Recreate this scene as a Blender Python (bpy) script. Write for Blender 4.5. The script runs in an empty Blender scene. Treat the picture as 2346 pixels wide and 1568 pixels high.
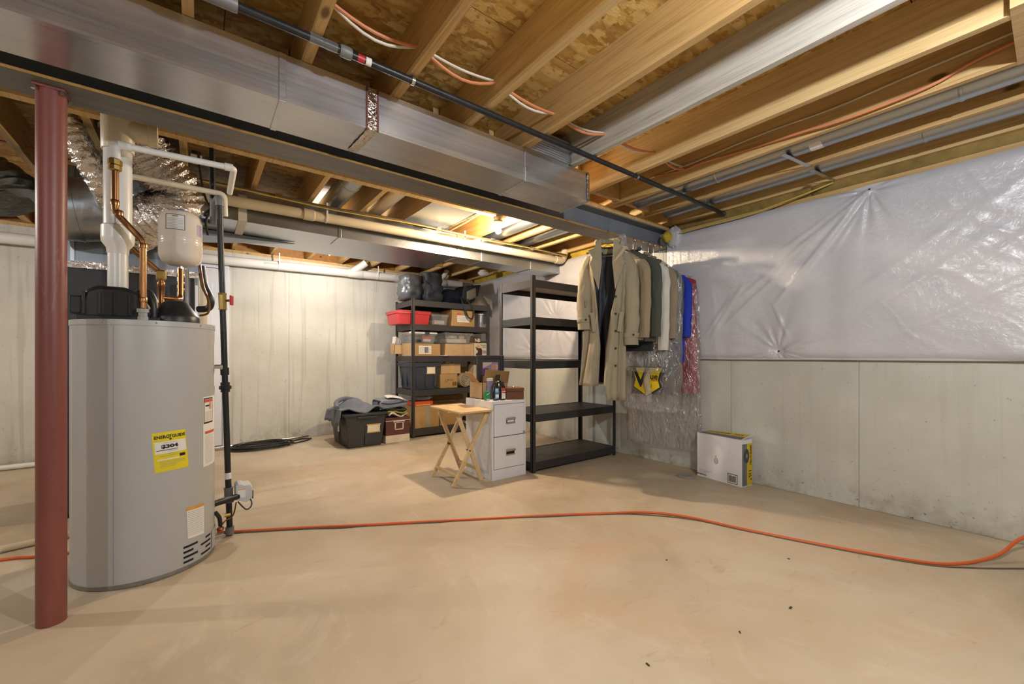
import bpy, math, random
from mathutils import Vector, Matrix, noise
R = math.radians
random.seed(7)
sc = bpy.context.scene
COL = sc.collection

# ---------------------------------------------------------------- camera, world, exposure
cd = bpy.data.cameras.new('camera'); cam = bpy.data.objects.new('camera', cd); COL.objects.link(cam)
cd.sensor_width = 36.0; cd.lens = 36.0 * 949.0 / 2346.0; cd.shift_y = 33.0 / 2346.0
cd.clip_start = 0.02; cd.clip_end = 60
cam.location = (0, 0, 1.12); cam.rotation_euler = (R(90), 0, -R(37.16))
sc.camera = cam
w = bpy.data.worlds.new('world'); sc.world = w; w.use_nodes = True
w.node_tree.nodes['Background'].inputs[0].default_value = (0.9, 0.92, 1, 1)
w.node_tree.nodes['Background'].inputs[1].default_value = 0.05
sc.view_settings.view_transform = 'Standard'; sc.view_settings.look = 'None'
sc.view_settings.exposure = 0.45; sc.view_settings.gamma = 1.0
sc.view_settings.use_curve_mapping = False
sc.cycles.max_bounces = 5; sc.cycles.diffuse_bounces = 3; sc.cycles.glossy_bounces = 2; sc.cycles.transparent_max_bounces = 8
sc.cycles.adaptive_threshold = 0.04; sc.cycles.caustics_reflective = False; sc.cycles.caustics_refractive = False
P_WARM, P_BACK, P_NEAR, P_SIDE = 90, 52, 99, 62      # watts of the four bulbs

# ---------------------------------------------------------------- helpers
class B:
    def __init__(s): s.v = []; s.f = []
    def add(s, vs, fs):
        o = len(s.v); s.v += [tuple(p) for p in vs]; s.f += [tuple(i + o for i in q) for q in fs]; return s
    def box(s, x0, x1, y0, y1, z0, z1):
        return s.add([(x, y, z) for z in (z0, z1) for y in (y0, y1) for x in (x0, x1)],
                     [(0, 2, 3, 1), (4, 5, 7, 6), (0, 1, 5, 4), (2, 6, 7, 3), (0, 4, 6, 2), (1, 3, 7, 5)])
    def obox(s, c, sz, rot):
        a, b, d = [q / 2 for q in sz]; m = rot if isinstance(rot, Matrix) else Matrix.Rotation(rot, 3, 'Z')
        t = B().box(-a, a, -b, b, -d, d); c = Vector(c)
        return s.add([c + m @ Vector(p) for p in t.v], t.f)
    def beam(s, p, q, w, h, up=(0, 0, 1)):
        p = Vector(p); q = Vector(q); d = (q - p); L = d.length; d.normalize()
        u = Vector(up); sx = d.cross(u).normalized(); u = sx.cross(d)
        vs = [p + d * (L * t) + sx * (w / 2 * i) + u * (h / 2 * j) for t in (0, 1) for j in (-1, 1) for i in (-1, 1)]
        return s.add(vs, [(0, 1, 3, 2), (4, 6, 7, 5), (0, 4, 5, 1), (2, 3, 7, 6), (0, 2, 6, 4), (1, 5, 7, 3)])
    def loft(s, rings, closed=True, caps=True):
        n = len(rings[0]); vs = [p for r in rings for p in r]; fs = []
        m = n if closed else n - 1
        for i in range(len(rings) - 1):
            for j in range(m):
                k = (j + 1) % n
                fs.append((i * n + j, i * n + k, (i + 1) * n + k, (i + 1) * n + j))
        if caps and closed:
            fs.append(tuple(range(n - 1, -1, -1))); fs.append(tuple((len(rings) - 1) * n + j for j in range(n)))
        return s.add(vs, fs)
    def tube(s, pts, r, n=10, caps=True):
        pts = [Vector(p) for p in pts]; rs = r if isinstance(r, (list, tuple)) else [r] * len(pts)
        t0 = (pts[1] - pts[0]).normalized()
        a = t0.orthogonal().normalized(); rings = []
        for i, p in enumerate(pts):
            t = ((pts[min(i + 1, len(pts) - 1)] - pts[i]).normalized() + (pts[i] - pts[max(i - 1, 0)]).normalized())
            t = t.normalized() if t.length > 1e-6 else t0
            a = (a - t * a.dot(t)).normalized(); b = t.cross(a)
            rings.append([p + (a * math.cos(2 * math.pi * j / n) + b * math.sin(2 * math.pi * j / n)) * rs[i] for j in range(n)])
        return s.loft(rings, True, caps)
    def lathe(s, prof, c=(0, 0, 0), n=24, ax='z', caps=True):
        rings = []
        for r, h in prof:
            ring = []
            for j in range(n):
                q = 2 * math.pi * j / n; x, y = r * math.cos(q), r * math.sin(q)
                ring.append({'z': (c[0] + x, c[1] + y, c[2] + h), 'x': (c[0] + h, c[1] + x, c[2] + y), 'y': (c[0] + y, c[1] + h, c[2] + x)}[ax])
            rings.append(ring)
        return s.loft(rings, True, caps)
    def prism(s, poly, ax, a, b):
        def P(p, h): return {'z': (p[0], p[1], h), 'x': (h, p[0], p[1]), 'y': (p[0], h, p[1])}[ax]
        n = len(poly)
        return s.add([P(p, a) for p in poly] + [P(p, b) for p in poly],
                     [tuple(range(n - 1, -1, -1)), tuple(range(n, 2 * n))] + [(i, (i + 1) % n, n + (i + 1) % n, n + i) for i in range(n)])
    def grid(s, fn, nu, nv):
        vs = [fn(i / nu, j / nv) for j in range(nv + 1) for i in range(nu + 1)]
        return s.add(vs, [(j * (nu + 1) + i, j * (nu + 1) + i + 1, (j + 1) * (nu + 1) + i + 1, (j + 1) * (nu + 1) + i) for j in range(nv) for i in range(nu)])
    def xf(s, m): s.v = [tuple(m @ Vector(p)) for p in s.v]; return s
    def map(s, fn): s.v = [tuple(fn(*p)) for p in s.v]; return s

ORG = {}
def thing(name, label, cat, loc=(0, 0, 0), rotz=None, group=None):
    o = bpy.data.objects.new(name, None); COL.objects.link(o); o.empty_display_size = 0.1
    o.location = loc; o['label'] = label; o['category'] = cat
    if rotz is not None: o.rotation_euler.z = rotz
    if group: o['group'] = group
    ORG[o.name] = Vector((0, 0, 0)) if rotz is not None else Vector(loc)
    return o
def obj(name, b, m, parent=None, smooth=False, bevel=0, solid=0, sub=0, label=None, cat=None, group=None, kind=None, ang=40):
    me = bpy.data.meshes.new(name)
    if parent is not None: org = ORG[parent.name]; loc = (0, 0, 0)
    else:
        xs = [[p[i] for p in b.v] for i in range(3)]
        org = Vector(((min(xs[0]) + max(xs[0])) / 2, (min(xs[1]) + max(xs[1])) / 2, min(xs[2]))); loc = org
    me.from_pydata([tuple(Vector(p) - org) for p in b.v], [], b.f)
    me.validate(); me.update()
    me.materials.append(m)
    if smooth:
        me.polygons.foreach_set('use_smooth', [True] * len(me.polygons)); me.set_sharp_from_angle(angle=R(ang))
    o = bpy.data.objects.new(name, me); COL.objects.link(o); o.location = loc
    ORG[o.name] = org
    if parent is not None: o.parent = parent
    if solid: q = o.modifiers.new('solid', 'SOLIDIFY'); q.thickness = solid; q.offset = 0
    if sub: q = o.modifiers.new('sub', 'SUBSURF'); q.levels = sub; q.render_levels = sub
    if bevel: q = o.modifiers.new('bevel', 'BEVEL'); q.width = bevel; q.segments = 2; q.limit_method = 'ANGLE'; q.angle_limit = R(40)
    if label: o['label'] = label
    if cat: o['category'] = cat
    if group: o['group'] = group
    if kind: o['kind'] = kind
    return o
def copy_tree(o, parent=None):
    c = o.copy(); COL.objects.link(c); ORG[c.name] = ORG[o.name]
    if parent is not None: c.parent = parent
    for ch in list(o.children): copy_tree(ch, c)
    return c
def textmesh(s, size, M4, depth=0.0006, bold=0.0, align='CENTER', sx=1.0):
    cu = bpy.data.curves.new('t', 'FONT'); cu.body = s; cu.size = size; cu.extrude = depth; cu.offset = bold
    cu.align_x = align; cu.align_y = 'CENTER'; cu.resolution_u = 3
    o = bpy.data.objects.new('t', cu); COL.objects.link(o)
    dg = bpy.context.evaluated_depsgraph_get(); dg.update()
    me = bpy.data.meshes.new_from_object(o.evaluated_get(dg))
    b = B().add([M4 @ Vector((v.co.x * sx, v.co.y, v.co.z)) for v in me.vertices], [tuple(p.vertices) for p in me.polygons])
    bpy.data.objects.remove(o); bpy.data.meshes.remove(me)
    return b
def frame(o, ex, ey):          # matrix mapping text x,y,z to world axes
    ex = Vector(ex).normalized(); ey = Vector(ey).normalized(); ez = ex.cross(ey)
    return Matrix(((ex.x, ey.x, ez.x, o[0]), (ex.y, ey.y, ez.y, o[1]), (ex.z, ey.z, ez.z, o[2]), (0, 0, 0, 1)))
def smoothpath(pts, k=6):
    P = [Vector(p) for p in pts]; out = []
    for i in range(len(P) - 1):
        a = P[max(i - 1, 0)]; b = P[i]; c = P[i + 1]; d = P[min(i + 2, len(P) - 1)]
        for j in range(k):
            t = j / k
            out.append(0.5 * ((2 * b) + (c - a) * t + (2 * a - 5 * b + 4 * c - d) * t * t + (3 * b - a - 3 * c + d) * t ** 3))
    return out + [P[-1]]
def bend(pts, r=0.03, k=4):    # polyline with filleted corners
    P = [Vector(p) for p in pts]; out = [P[0]]
    for i in range(1, len(P) - 1):
        a = (P[i - 1] - P[i]); b = (P[i + 1] - P[i]); rr = min(r, a.length * 0.45, b.length * 0.45)
        s = P[i] + a.normalized() * rr; e = P[i] + b.normalized() * rr
        for j in range(k + 1):
            t = j / k; out.append(s * (1 - t) ** 2 + P[i] * 2 * t * (1 - t) + e * t * t)
    return out + [P[-1]]
def nz(x, y, z=0): return noise.noise(Vector((x, y, z)))

# ---------------------------------------------------------------- materials
def lin(h):
    h = h.lstrip('#'); c = [int(h[i:i + 2], 16) / 255 for i in (0, 2, 4)]
    return [x / 12.92 if x <= 0.04045 else ((x + 0.055) / 1.055) ** 2.4 for x in c]
class NT:
    def __init__(s, name):
        s.m = bpy.data.materials.new(name); s.m.use_nodes = True; s.t = s.m.node_tree; s.p = s.t.nodes['Principled BSDF']
    def n(s, k, **kw):
        o = s.t.nodes.new(k)
        for a, b in kw.items(): setattr(o, a, b)
        return o
    def l(s, a, b): s.t.links.new(a, b)
    def co(s, scale=(1, 1, 1), rot=(0, 0, 0)):
        c = s.n('ShaderNodeTexCoord'); m = s.n('ShaderNodeMapping'); m.inputs['Scale'].default_value = scale; m.inputs['Rotation'].default_value = rot
        s.l(c.outputs['Object'], m.inputs[0]); return m.outputs[0]
    def noise(s, vec, sc_, det=4, rough=.55, dist=0):
        q = s.n('ShaderNodeTexNoise'); q.inputs['Scale'].default_value = sc_; q.inputs['Detail'].default_value = det
        q.inputs['Roughness'].default_value = rough; q.inputs['Distortion'].default_value = dist; s.l(vec, q.inputs['Vector']); return q.outputs['Fac']
    def ramp(s, fac, stops):
        r = s.n('ShaderNodeValToRGB'); e = r.color_ramp.elements
        while len(e) < len(stops): e.new(0.5)
        for i, (p, c) in enumerate(stops): e[i].position = p; e[i].color = (*c, 1) if len(c) == 3 else c
        s.l(fac, r.inputs[0]); return r.outputs[0]
    def mix(s, fac, a, b, mode='MIX'):
        q = s.n('ShaderNodeMix', data_type='RGBA', blend_type=mode)
        for v, i in ((fac, 0), (a, 6), (b, 7)):
            if isinstance(v, (int, float)): q.inputs[i].default_value = v
            elif isinstance(v, (list, tuple)): q.inputs[i].default_value = (*v[:3], 1)
            else: s.l(v, q.inputs[i])
        return q.outputs[2]
    def bump(s, h, st=.3, d=.01):
        q = s.n('ShaderNodeBump'); q.inputs['Strength'].default_value = st; q.inputs['Distance'].default_value = d
        s.l(h, q.inputs['Height']); s.l(q.outputs[0], s.p.inputs['Normal']); return q
    def base(s, c):
        if isinstance(c, (list, tuple)): s.p.inputs['Base Color'].default_value = (*c[:3], 1)
        else: s.l(c, s.p.inputs['Base Color'])
    def set(s, **k):
        for a, b in k.items(): s.p.inputs[a].default_value = b
def mul(c, k): return [min(1, x * k) for x in c]
def mat(name, hx, rough=.55, metal=0, var=.1, scale=6, stretch=(1, 1, 1), bump=0, bscale=60, bd=.004, **kw):
    t = NT(name); c = lin(hx)
    t.base(t.ramp(t.noise(t.co(stretch), scale), [(.3, mul(c, 1 - var)), (.7, mul(c, 1 + var))]))
    t.set(Roughness=rough, Metallic=metal)
    for a, b in kw.items(): t.p.inputs[a.replace('_', ' ')].default_value = b
    if bump: t.bump(t.noise(t.co(), bscale, 5), bump, bd)
    return t.m
def wood(name, light, dark, s=(14, .7, 14), knots=True, rough=.6):
    t = NT(name); v = t.co(s)
    f = t.noise(v, 2.2, 3, .6, 1.2)
    c = t.ramp(f, [(.28, lin(dark)), (.5, lin(light)), (.75, mul(lin(light), 1.18))])
    g = t.noise(t.co((60, 1.2, 60)), 3, 1)
    c = t.mix(.35, c, t.ramp(g, [(.3, mul(lin(dark), .85)), (.6, lin(light))]))
    if knots:
        q = t.n('ShaderNodeTexVoronoi'); q.inputs['Scale'].default_value = 1; t.l(t.co((5.5, 2.4, 5.5)), q.inputs['Vector'])
        k = t.ramp(q.outputs['Distance'], [(.06, (1, 1, 1)), (.11, (0, 0, 0))])
        c = t.mix(k, c, mul(lin(dark), .38))
    t.base(c); t.set(Roughness=rough); t.bump(g, .12, .002); return t.m
def osb():
    t = NT('osb'); out = None
    cols = [(.0, lin('a87a36')), (.3, lin('c49a50')), (.55, lin('d2ac62')), (.8, lin('dfc07e')), (1, lin('b88c46'))]
    for i, (rz, sx) in enumerate(((.2, 1), (1.1, 1.15), (-.8, .9))):
        q = t.n('ShaderNodeTexVoronoi'); q.inputs['Scale'].default_value = 11 * sx; q.inputs['Randomness'].default_value = 1
        t.l(t.co((.55, 1.9, 1), (0, 0, rz)), q.inputs['Vector'])
        s = t.n('ShaderNodeSeparateColor'); t.l(q.outputs['Color'], s.inputs[0])
        c = t.ramp(s.outputs[i], cols)
        c = t.mix(t.ramp(q.outputs['Distance'], [(.45, (0, 0, 0)), (.9, (.6, .6, .6))]), c, mul(lin('8a5e22'), .9))
        if out is None: out = c
        else: out = t.mix(t.ramp(t.noise(t.co((1, 1, 1), (0, 0, i)), 9 + 4 * i, 2), [(.47, (0, 0, 0)), (.53, (1, 1, 1))]), out, c)
    t.base(out); t.set(Roughness=.6); t.bump(t.noise(t.co((30, 60, 1), (0, 0, .4)), 2, 1), .25, .004); return t.m
def concrete(name, a, b, streak, ax, rough=.8, sk=.3):
    t = NT(name); st = {'x': (9, 9, .35), 'y': (9, 9, .35)}[ax]
    c = t.ramp(t.noise(t.co(), 1.3, 4, .62), [(.3, lin(b)), (.62, lin(a))])
    s = t.ramp(t.noise(t.co(st), 1.6, 3, .6, .6), [(.34, (1, 1, 1)), (.46, (0, 0, 0))])
    c = t.mix(t.mix(1, s, (sk, sk, sk), 'MULTIPLY'), c, lin(streak))
    sp = t.ramp(t.noise(t.co(), 42, 2), [(.69, (0, 0, 0)), (.74, (1, 1, 1))])
    c = t.mix(t.mix(1, sp, (.45, .45, .45), 'MULTIPLY'), c, mul(lin(streak), .55))
    tc = t.n('ShaderNodeTexCoord'); sx = t.n('ShaderNodeSeparateXYZ'); t.l(tc.outputs['Object'], sx.inputs[0])
    g = t.ramp(sx.outputs['Z'], [(.0, (1, 1, 1)), (.22, (0, 0, 0))])
    g = t.mix(1, g, t.ramp(t.noise(t.co(), 5, 3, .65), [(.42, (0, 0, 0)), (.66, (.9, .9, .9))]), 'MULTIPLY')
    c = t.mix(g, c, lin('8f8468'))
    k = t.mix(1, t.ramp(sx.outputs['Z'], [(.02, (1, 1, 1)), (.3, (0, 0, 0))]), t.ramp(t.noise(t.co(), 28, 3, .7), [(.64, (0, 0, 0)), (.68, (.8, .8, .8))]), 'MULTIPLY')
    c = t.mix(k, c, lin('4e4634'))
    t.base(c); t.set(Roughness=rough); t.bump(t.noise(t.co(), 30, 2), .12, .004); return t.m
def floor_mat():
    t = NT('floor_concrete')
    c = t.ramp(t.noise(t.co(), .9, 4, .6, .5), [(.3, lin('a99a82')), (.5, lin('bfb098')), (.7, lin('cbbea8'))])
    r = t.ramp(t.noise(t.co((1, 1.5, 1)), .75, 4, .6, 1), [(.54, (0, 0, 0)), (.74, (.6, .6, .6))])
    c = t.mix(r, c, lin('c4a584'))
    d = t.ramp(t.noise(t.co((1, 2.2, 1), (0, 0, .6)), 3.2, 5, .68, 1.6), [(.60, (0, 0, 0)), (.74, (.55, .55, .55))])
    c = t.mix(d, c, lin('a08a6e'))
    w_ = t.ramp(t.noise(t.co((1.6, 1, 1), (0, 0, -.5)), 2.1, 4, .66, 1.2), [(.56, (0, 0, 0)), (.74, (.45, .45, .45))])
    c = t.mix(w_, c, lin('d8ccb8'))
    t.base(c); t.set(Roughness=.62); t.bump(t.noise(t.co(), 26, 2), .08, .004); return t.m
def galv(name, hx='b9bcc0', rough=.3, streak=(1, 40, 40), wav=.25):
    t = NT(name); c = lin(hx)
    f = t.noise(t.co(streak), 1.5, 4)
    t.base(t.ramp(f, [(.3, mul(c, .94)), (.7, mul(c, 1.05))])); t.set(Metallic=.92, Roughness=rough)
    rr = t.n('ShaderNodeMapRange'); rr.inputs[3].default_value = rough * .85; rr.inputs[4].default_value = rough * 1.2
    t.l(f, rr.inputs[0]); t.l(rr.outputs[0], t.p.inputs['Roughness'])
    t.bump(t.noise(t.co((1, 1, 1)), 3.5, 2), wav, .012); return t.m
def foil(name, hx='e4dfda'):
    t = NT(name); t.base(lin(hx)); t.set(Metallic=1, Roughness=.16)
    t.bump(t.noise(t.co(), 40, 3, .55, 1.5), .8, .01); return t.m
def clear(name, tint, trans=.72, rough=.12, bump=.4, bscale=14, gloss=.22, dcol='e6e8ea'):
    t = NT(name); o = t.t.nodes['Material Output']; t.t.nodes.remove(t.p)
    v = t.co((1.6, 1.6, .6)); h = t.noise(v, bscale, 3, .55, 2.0); h2 = t.noise(t.co((1.2, 1.2, .5), (.3, .2, 0)), bscale * .45, 2, .5, 1.2)
    bp = t.n('ShaderNodeBump'); bp.inputs['Strength'].default_value = bump; bp.inputs['Distance'].default_value = .04
    t.l(t.mix(.5, h, h2), bp.inputs['Height'])
    tr = t.n('ShaderNodeBsdfTransparent'); tr.inputs[0].default_value = (*lin(tint), 1)
    gl = t.n('ShaderNodeBsdfGlossy'); gl.inputs['Roughness'].default_value = rough; t.l(bp.outputs[0], gl.inputs['Normal'])
    df = t.n('ShaderNodeBsdfDiffuse'); df.inputs[0].default_value = (*lin(dcol), 1); t.l(bp.outputs[0], df.inputs['Normal'])
    lw = t.n('ShaderNodeLayerWeight'); lw.inputs[0].default_value = .25; t.l(bp.outputs[0], lw.inputs['Normal'])
    mr = t.n('ShaderNodeMapRange'); mr.inputs[3].default_value = gloss * .5; mr.inputs[4].default_value = min(1, gloss * 2.4); t.l(lw.outputs['Facing'], mr.inputs[0])
    m1 = t.n('ShaderNodeMixShader'); t.l(mr.outputs[0], m1.inputs[0]); t.l(tr.outputs[0], m1.inputs[1]); t.l(gl.outputs[0], m1.inputs[2])
    m2 = t.n('ShaderNodeMixShader'); m2.inputs[0].default_value = 1 - trans; t.l(m1.outputs[0], m2.inputs[1]); t.l(df.outputs[0], m2.inputs[2])
    t.l(m2.outputs[0], o.inputs[0]); return t.m
def emit(name, c, st):
    t = NT(name); t.base((1, 1, 1)); t.p.inputs['Emission Color'].default_value = (*c, 1); t.p.inputs['Emission Strength'].default_value = st; return t.m
def sheet_mat():
    t = NT('white_poly_sheet'); t.base(t.ramp(t.noise(t.co(), 2, 3), [(.3, lin('c6c6cd')), (.7, lin('cfcfd6'))]))
    t.set(Roughness=.24); t.p.inputs['Specular IOR Level'].default_value = .55
    a = t.noise(t.co((1, 1, 1), (.75, 0, 0)), 34, 5, .6, 1.2); b = t.noise(t.co((1, 1.2, 4), (.75, 0, 0)), 5, 3, .55, .8)
    t.bump(t.mix(.45, a, b), .42, .012); return t.m
def post_mat():
    t = NT('red_primer'); c = lin('824840')
    k = t.ramp(t.noise(t.co((6, 6, 1.6)), 2.2, 6, .65, .6), [(.62, (0, 0, 0)), (.74, (.75, .75, .75))])
    d = t.ramp(t.noise(t.co((5, 5, .5)), 2, 5), [(.3, mul(c, .72)), (.7, mul(c, 1.15))])
    t.base(t.mix(k, d, lin('b58a84'))); t.set(Roughness=.42); t.bump(t.noise(t.co(), 40, 4), .06, .003); return t.m
def copper_mat():
    t = NT('copper'); t.base(t.ramp(t.noise(t.co((8, 8, 1)), 3, 4), [(.3, lin('76502e')), (.7, lin('b0825a'))])); t.set(Metallic=1, Roughness=.32); return t.m

WOOD = [wood('pine_a', 'd6b47c', 'b88e52'), wood('pine_b', 'cfaa70', 'ab8048'), wood('pine_c', 'dabc86', 'be965a')]
WPALE = wood('pine_pale', 'cfc9bd', 'a8a39a', knots=False); WBROWN = wood('pine_brown', 'a8763c', '7e5426')
WTABLE = wood('table_beech', 'dcc092', 'c4a06a', (10, 2, 10), False, .4)
OSB = osb(); CON_W = concrete('wall_concrete', 'd6d4cc', 'c6c3b8', 'a29c8c', 'y', .8, .34); CON_R = concrete('wall_concrete_grey', 'cfcfc6', 'bfbfb5', 'a49e8e', 'y', .8, .12); FLO = floor_mat()
GALV = galv('galvanized', 'd8dde6', .28, (.6, 70, 70), .10); GALV2 = galv('galvanized_round', 'aeb4ba', .3, (40, 1, 40), .15); GALVP = galv('galvanized_plenum', '8d949c', .4, (40, 40, 2), .2)
FOIL = foil('foil'); FTAPE = foil('foil_tape', 'c9c1bc')
STEEL = mat('beam_steel', '7c7c7c', .5, .3, .2, 3, (1, 8, 8), .1); STEELB = mat('beam_web_blue', '848a94', .55, .2, .12, 4)
OCHRE = mat('ochre_edge', 'a87f3e', .6, 0, .2, 14); POST = post_mat(); COPPER = copper_mat()
BRASS = mat('brass', 'b39a5c', .3, 1); BLKPIPE = mat('black_iron', '2a2b2d', .38, .35, .2, 30, (1, 1, 1), .15, 120); PVC = mat('pvc_white', 'e9e7e2', .32, 0, .03); PVCC = mat('pvc_cream', 'ddd0b6', .35, 0, .05)
HEAT = mat('heater_grey', 'b6b8b8', .38, .15, .02, 2, bump=.05, bscale=220, bd=.001); BLK = mat('black_plastic', '1f2123', .42, 0, .2); DARK = mat('recess_dark', '0c0c0d', .8)
TANK = mat('tank_ivory', 'e2d8cc', .22, 0, .02); FURN = mat('furnace_charcoal', '34363a', .5, .2, .1); STEELR = mat('rack_charcoal', '3b3a3b', .45, .25, .12, 10)
RBOARD = mat('rack_board', '49443f', .5, 0, .15, 5, (1, 6, 1)); RUNDER = mat('rack_board_underside', 'c9bcae', .7); CABW = mat('cabinet_white', 'e4e4e8', .38, 0, .02)
CHROME = mat('chrome', 'c8c8ca', .2, 1); CARD = mat('cardboard', 'b2905f', .8, 0, .08, 8, (1, 1, 6)); CARD2 = mat('cardboard_light', 'bfa078', .8, 0, .08, 8, (1, 1, 6)); CARDK = mat('cardboard_inner', '9c7a4e', .85)
PAPER = mat('paper_white', 'e8e6e0', .75, 0, .03); INK = mat('ink_black', '17171a', .6); TAPEG = mat('tape_grey', '9a9488', .45); TAPEC = mat('tape_clear', 'cda870', .3)
TOTE = mat('tote_charcoal', '35373b', .5, 0, .08, 40, bump=.1, bscale=160); TOTEB = mat('tote_navy', '363d4a', .45, 0, .08); LBL = mat('label_cream', 'e4dcc6', .7)
RED = mat('red_plastic', 'c23a3e', .4); CLR = clear('clear_plastic', 'fafbfc', .90, .12, .12, 8, .14); FILM = clear('film_plastic', 'fcfcfc', .94, .17, 1, 13, .34)
FILMQ = clear('film_plastic_soft', 'fcfcfc', .95, .2, .8, 12, .13)
FILMD = clear('film_plastic_dense', 'f8f8fa', .82, .17, 1, 15, .4)
QUILT = mat('quilt_grey', '3c4249', .85, 0, .15, 12, bump=.3, bscale=25); BAGROLL = mat('sleeping_bag_slate', '3b4047', .8, 0, .1, 10, bump=.2, bscale=30); NAVY = mat('navy_fabric', '23283c', .85, 0, .12)
BLKF = mat('black_fabric', '26282a', .8, 0, .15); SACK = mat('sack_beige', '8f8470', .85, 0, .15, 8, bump=.3, bscale=18); ORANGE = mat('orange_cord', 'd8622a', .45, 0, .05); ORB = mat('orange_box', 'd4502a', .6)
WIREW = mat('cable_white', 'e0d8cc', .5); WIREO = mat('cable_orange', 'd6885c', .5); WIREY = mat('cable_yellow', 'c9b04a', .5); WIREK = mat('cable_black', '1c1c1d', .5)
KHAKI = mat('coat_khaki', '998f78', .85, 0, .07, 5, bump=.25, bscale=16, bd=.01); KHAKI2 = mat('coat_tan', '9a8a70', .85, 0, .07, 5, bump=.2, bscale=16); LINING = mat('coat_lining', '2b2d38', .6)
OLIVE = mat('jacket_olive', '4d4f45', .85, 0, .08); CREAM = mat('shirt_white', 'd8d4ca', .85, 0, .05, bump=.2, bscale=18); SUITG = mat('suit_grey', '5a5b60', .8, 0, .08); SUITT = mat('jacket_taupe', '94866f', .85, 0, .08)
BLUE = mat('coat_royal_blue', '1c36b4', .8, 0, .1, 8, bump=.2, bscale=20); CRIM = mat('dress_crimson', 'a01a34', .7, 0, .1); BLANK = mat('blanket_grey', '6d727d', .9, 0, .1, 10, bump=.35, bscale=20)
BLANK2 = mat('mat_blue_grey', '7d8494', .85, 0, .08); MAROON = mat('box_maroon', '5e3430', .55); BOXC = mat('box_ivory', 'd8cdb8', .7); GRN = mat('cloth_green', '8a9440', .9); OLV = mat('cloth_dark', '3a3a2c', .9)
WALNUT = wood('walnut_box', '6e4226', '50301c', (6, 6, 20), False, .35); FRAMEK = mat('frame_black', '3a3a3e', .4, 0, .06); MATB = mat('matboard', '48464a', .8)
AMBER = mat('amber_glass', '2c1a10', .12, 0, .1, Coat_Weight=.6); BLKGL = mat('black_glass', '15161c', .1, 0, .1, Coat_Weight=.8); LBLB = mat('label_blue', '3b87c4', .5); LBLR = mat('label_red', 'c4484e', .5); GREENB = mat('label_green', '1f8a5c', .5)
YEL = mat('label_yellow', 'e6d21e', .5, 0, .03); LRED = mat('print_red', 'd0584c', .6); LORG = mat('print_orange', 'd9a24a', .6); LGRY = mat('print_grey', '8f8f94', .6); PGREY = mat('print_slate', '6a6c76', .55); PYEL = mat('print_yellow', 'd8b81a', .5); WBOX = mat('box_white', 'e6e4e6', .5, 0, .015)
INSUL = mat('insulation_yellow', 'c8a93a', .95, 0, .2, 10, bump=.6, bscale=22, bd=.03); INSULB = mat('insulation_brown', '8c7440', .9, 0, .25, 8, bump=.5, bscale=18, bd=.03); SHEET = sheet_mat(); DOORW = mat('door_white', 'e2e4ec', .4, 0, .02)  # second insulation colour is a darker, browner version of the yellow
SKIN = mat('print_skin', 'cf9c8c', .5); PURP = mat('print_purple', '6a3aa0', .5); LAV = mat('print_lavender', '9a90b4', .5); SHIRT = mat('print_cloth', 'd6c6be', .5); REDV = mat('valve_red', 'b82a34', .4); BLUEC = mat('cap_blue', '2247b0', .4)
RUGM = mat('rug_print', '8f8880', .9, 0, .5, 26); BOXBR = mat('box_brown_print', '4a2c26', .6); VALVE = mat('valve_grey', 'c6c8cc', .4)

# ---------------------------------------------------------------- structure
XR, YB, XL, YN, ZJ = 3.91, 6.30, -5.2, -3.4, 2.475
fl = obj('floor', B().box(XL - .2, XR + .3, YN - .2, YB + .3, -.12, 0), FLO, kind='structure')
def wall(name, ax, pos, lo, hi, seams, out, top=2.43, CON_W=CON_W):
    th = .2 * out
    def bx(a, b, p0, p1, z0, z1):
        p0, p1 = min(p0, p1), max(p0, p1)
        return B().box(p0, p1, a, b, z0, z1) if ax == 'x' else B().box(a, b, p0, p1, z0, z1)
    wl = obj(name, bx(lo, hi, pos + .006 * out, pos + th, 0, top), CON_W, kind='structure')
    e = [lo] + seams + [hi]
    for a, b in zip(e, e[1:]):
        obj('concrete_panel', bx(a + .0025, b - .0025, pos, pos + .006 * out + .004 * out, 0.002, top), CON_W, wl)
    obj('sill_plate', bx(lo, hi, pos + .01 * out, pos + .15 * out, top, top + .04), WOOD[1], wl)
    return wl
wall('wall_right', 'x', XR, YN, YB, [-2.1, -1.1, -.1, .894, 1.82, 2.813, 3.21, 3.80, 4.8, 5.7], 1, 2.365, CON_R)
wall('wall_back', 'y', YB, XL, XR, [-4.1, -3.1, -2.1, -1.08, -.02, .982, 2.026, 2.138, 3.1], 1)
wall('wall_left', 'x', XL, YN, YB, [-2, -1, 0, 1, 2, 3, 4, 5], -1)
wall('wall_near', 'y', YN, XL, XR, [-4, -3, -2, -1, 0, 1, 2, 3], -1)

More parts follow.
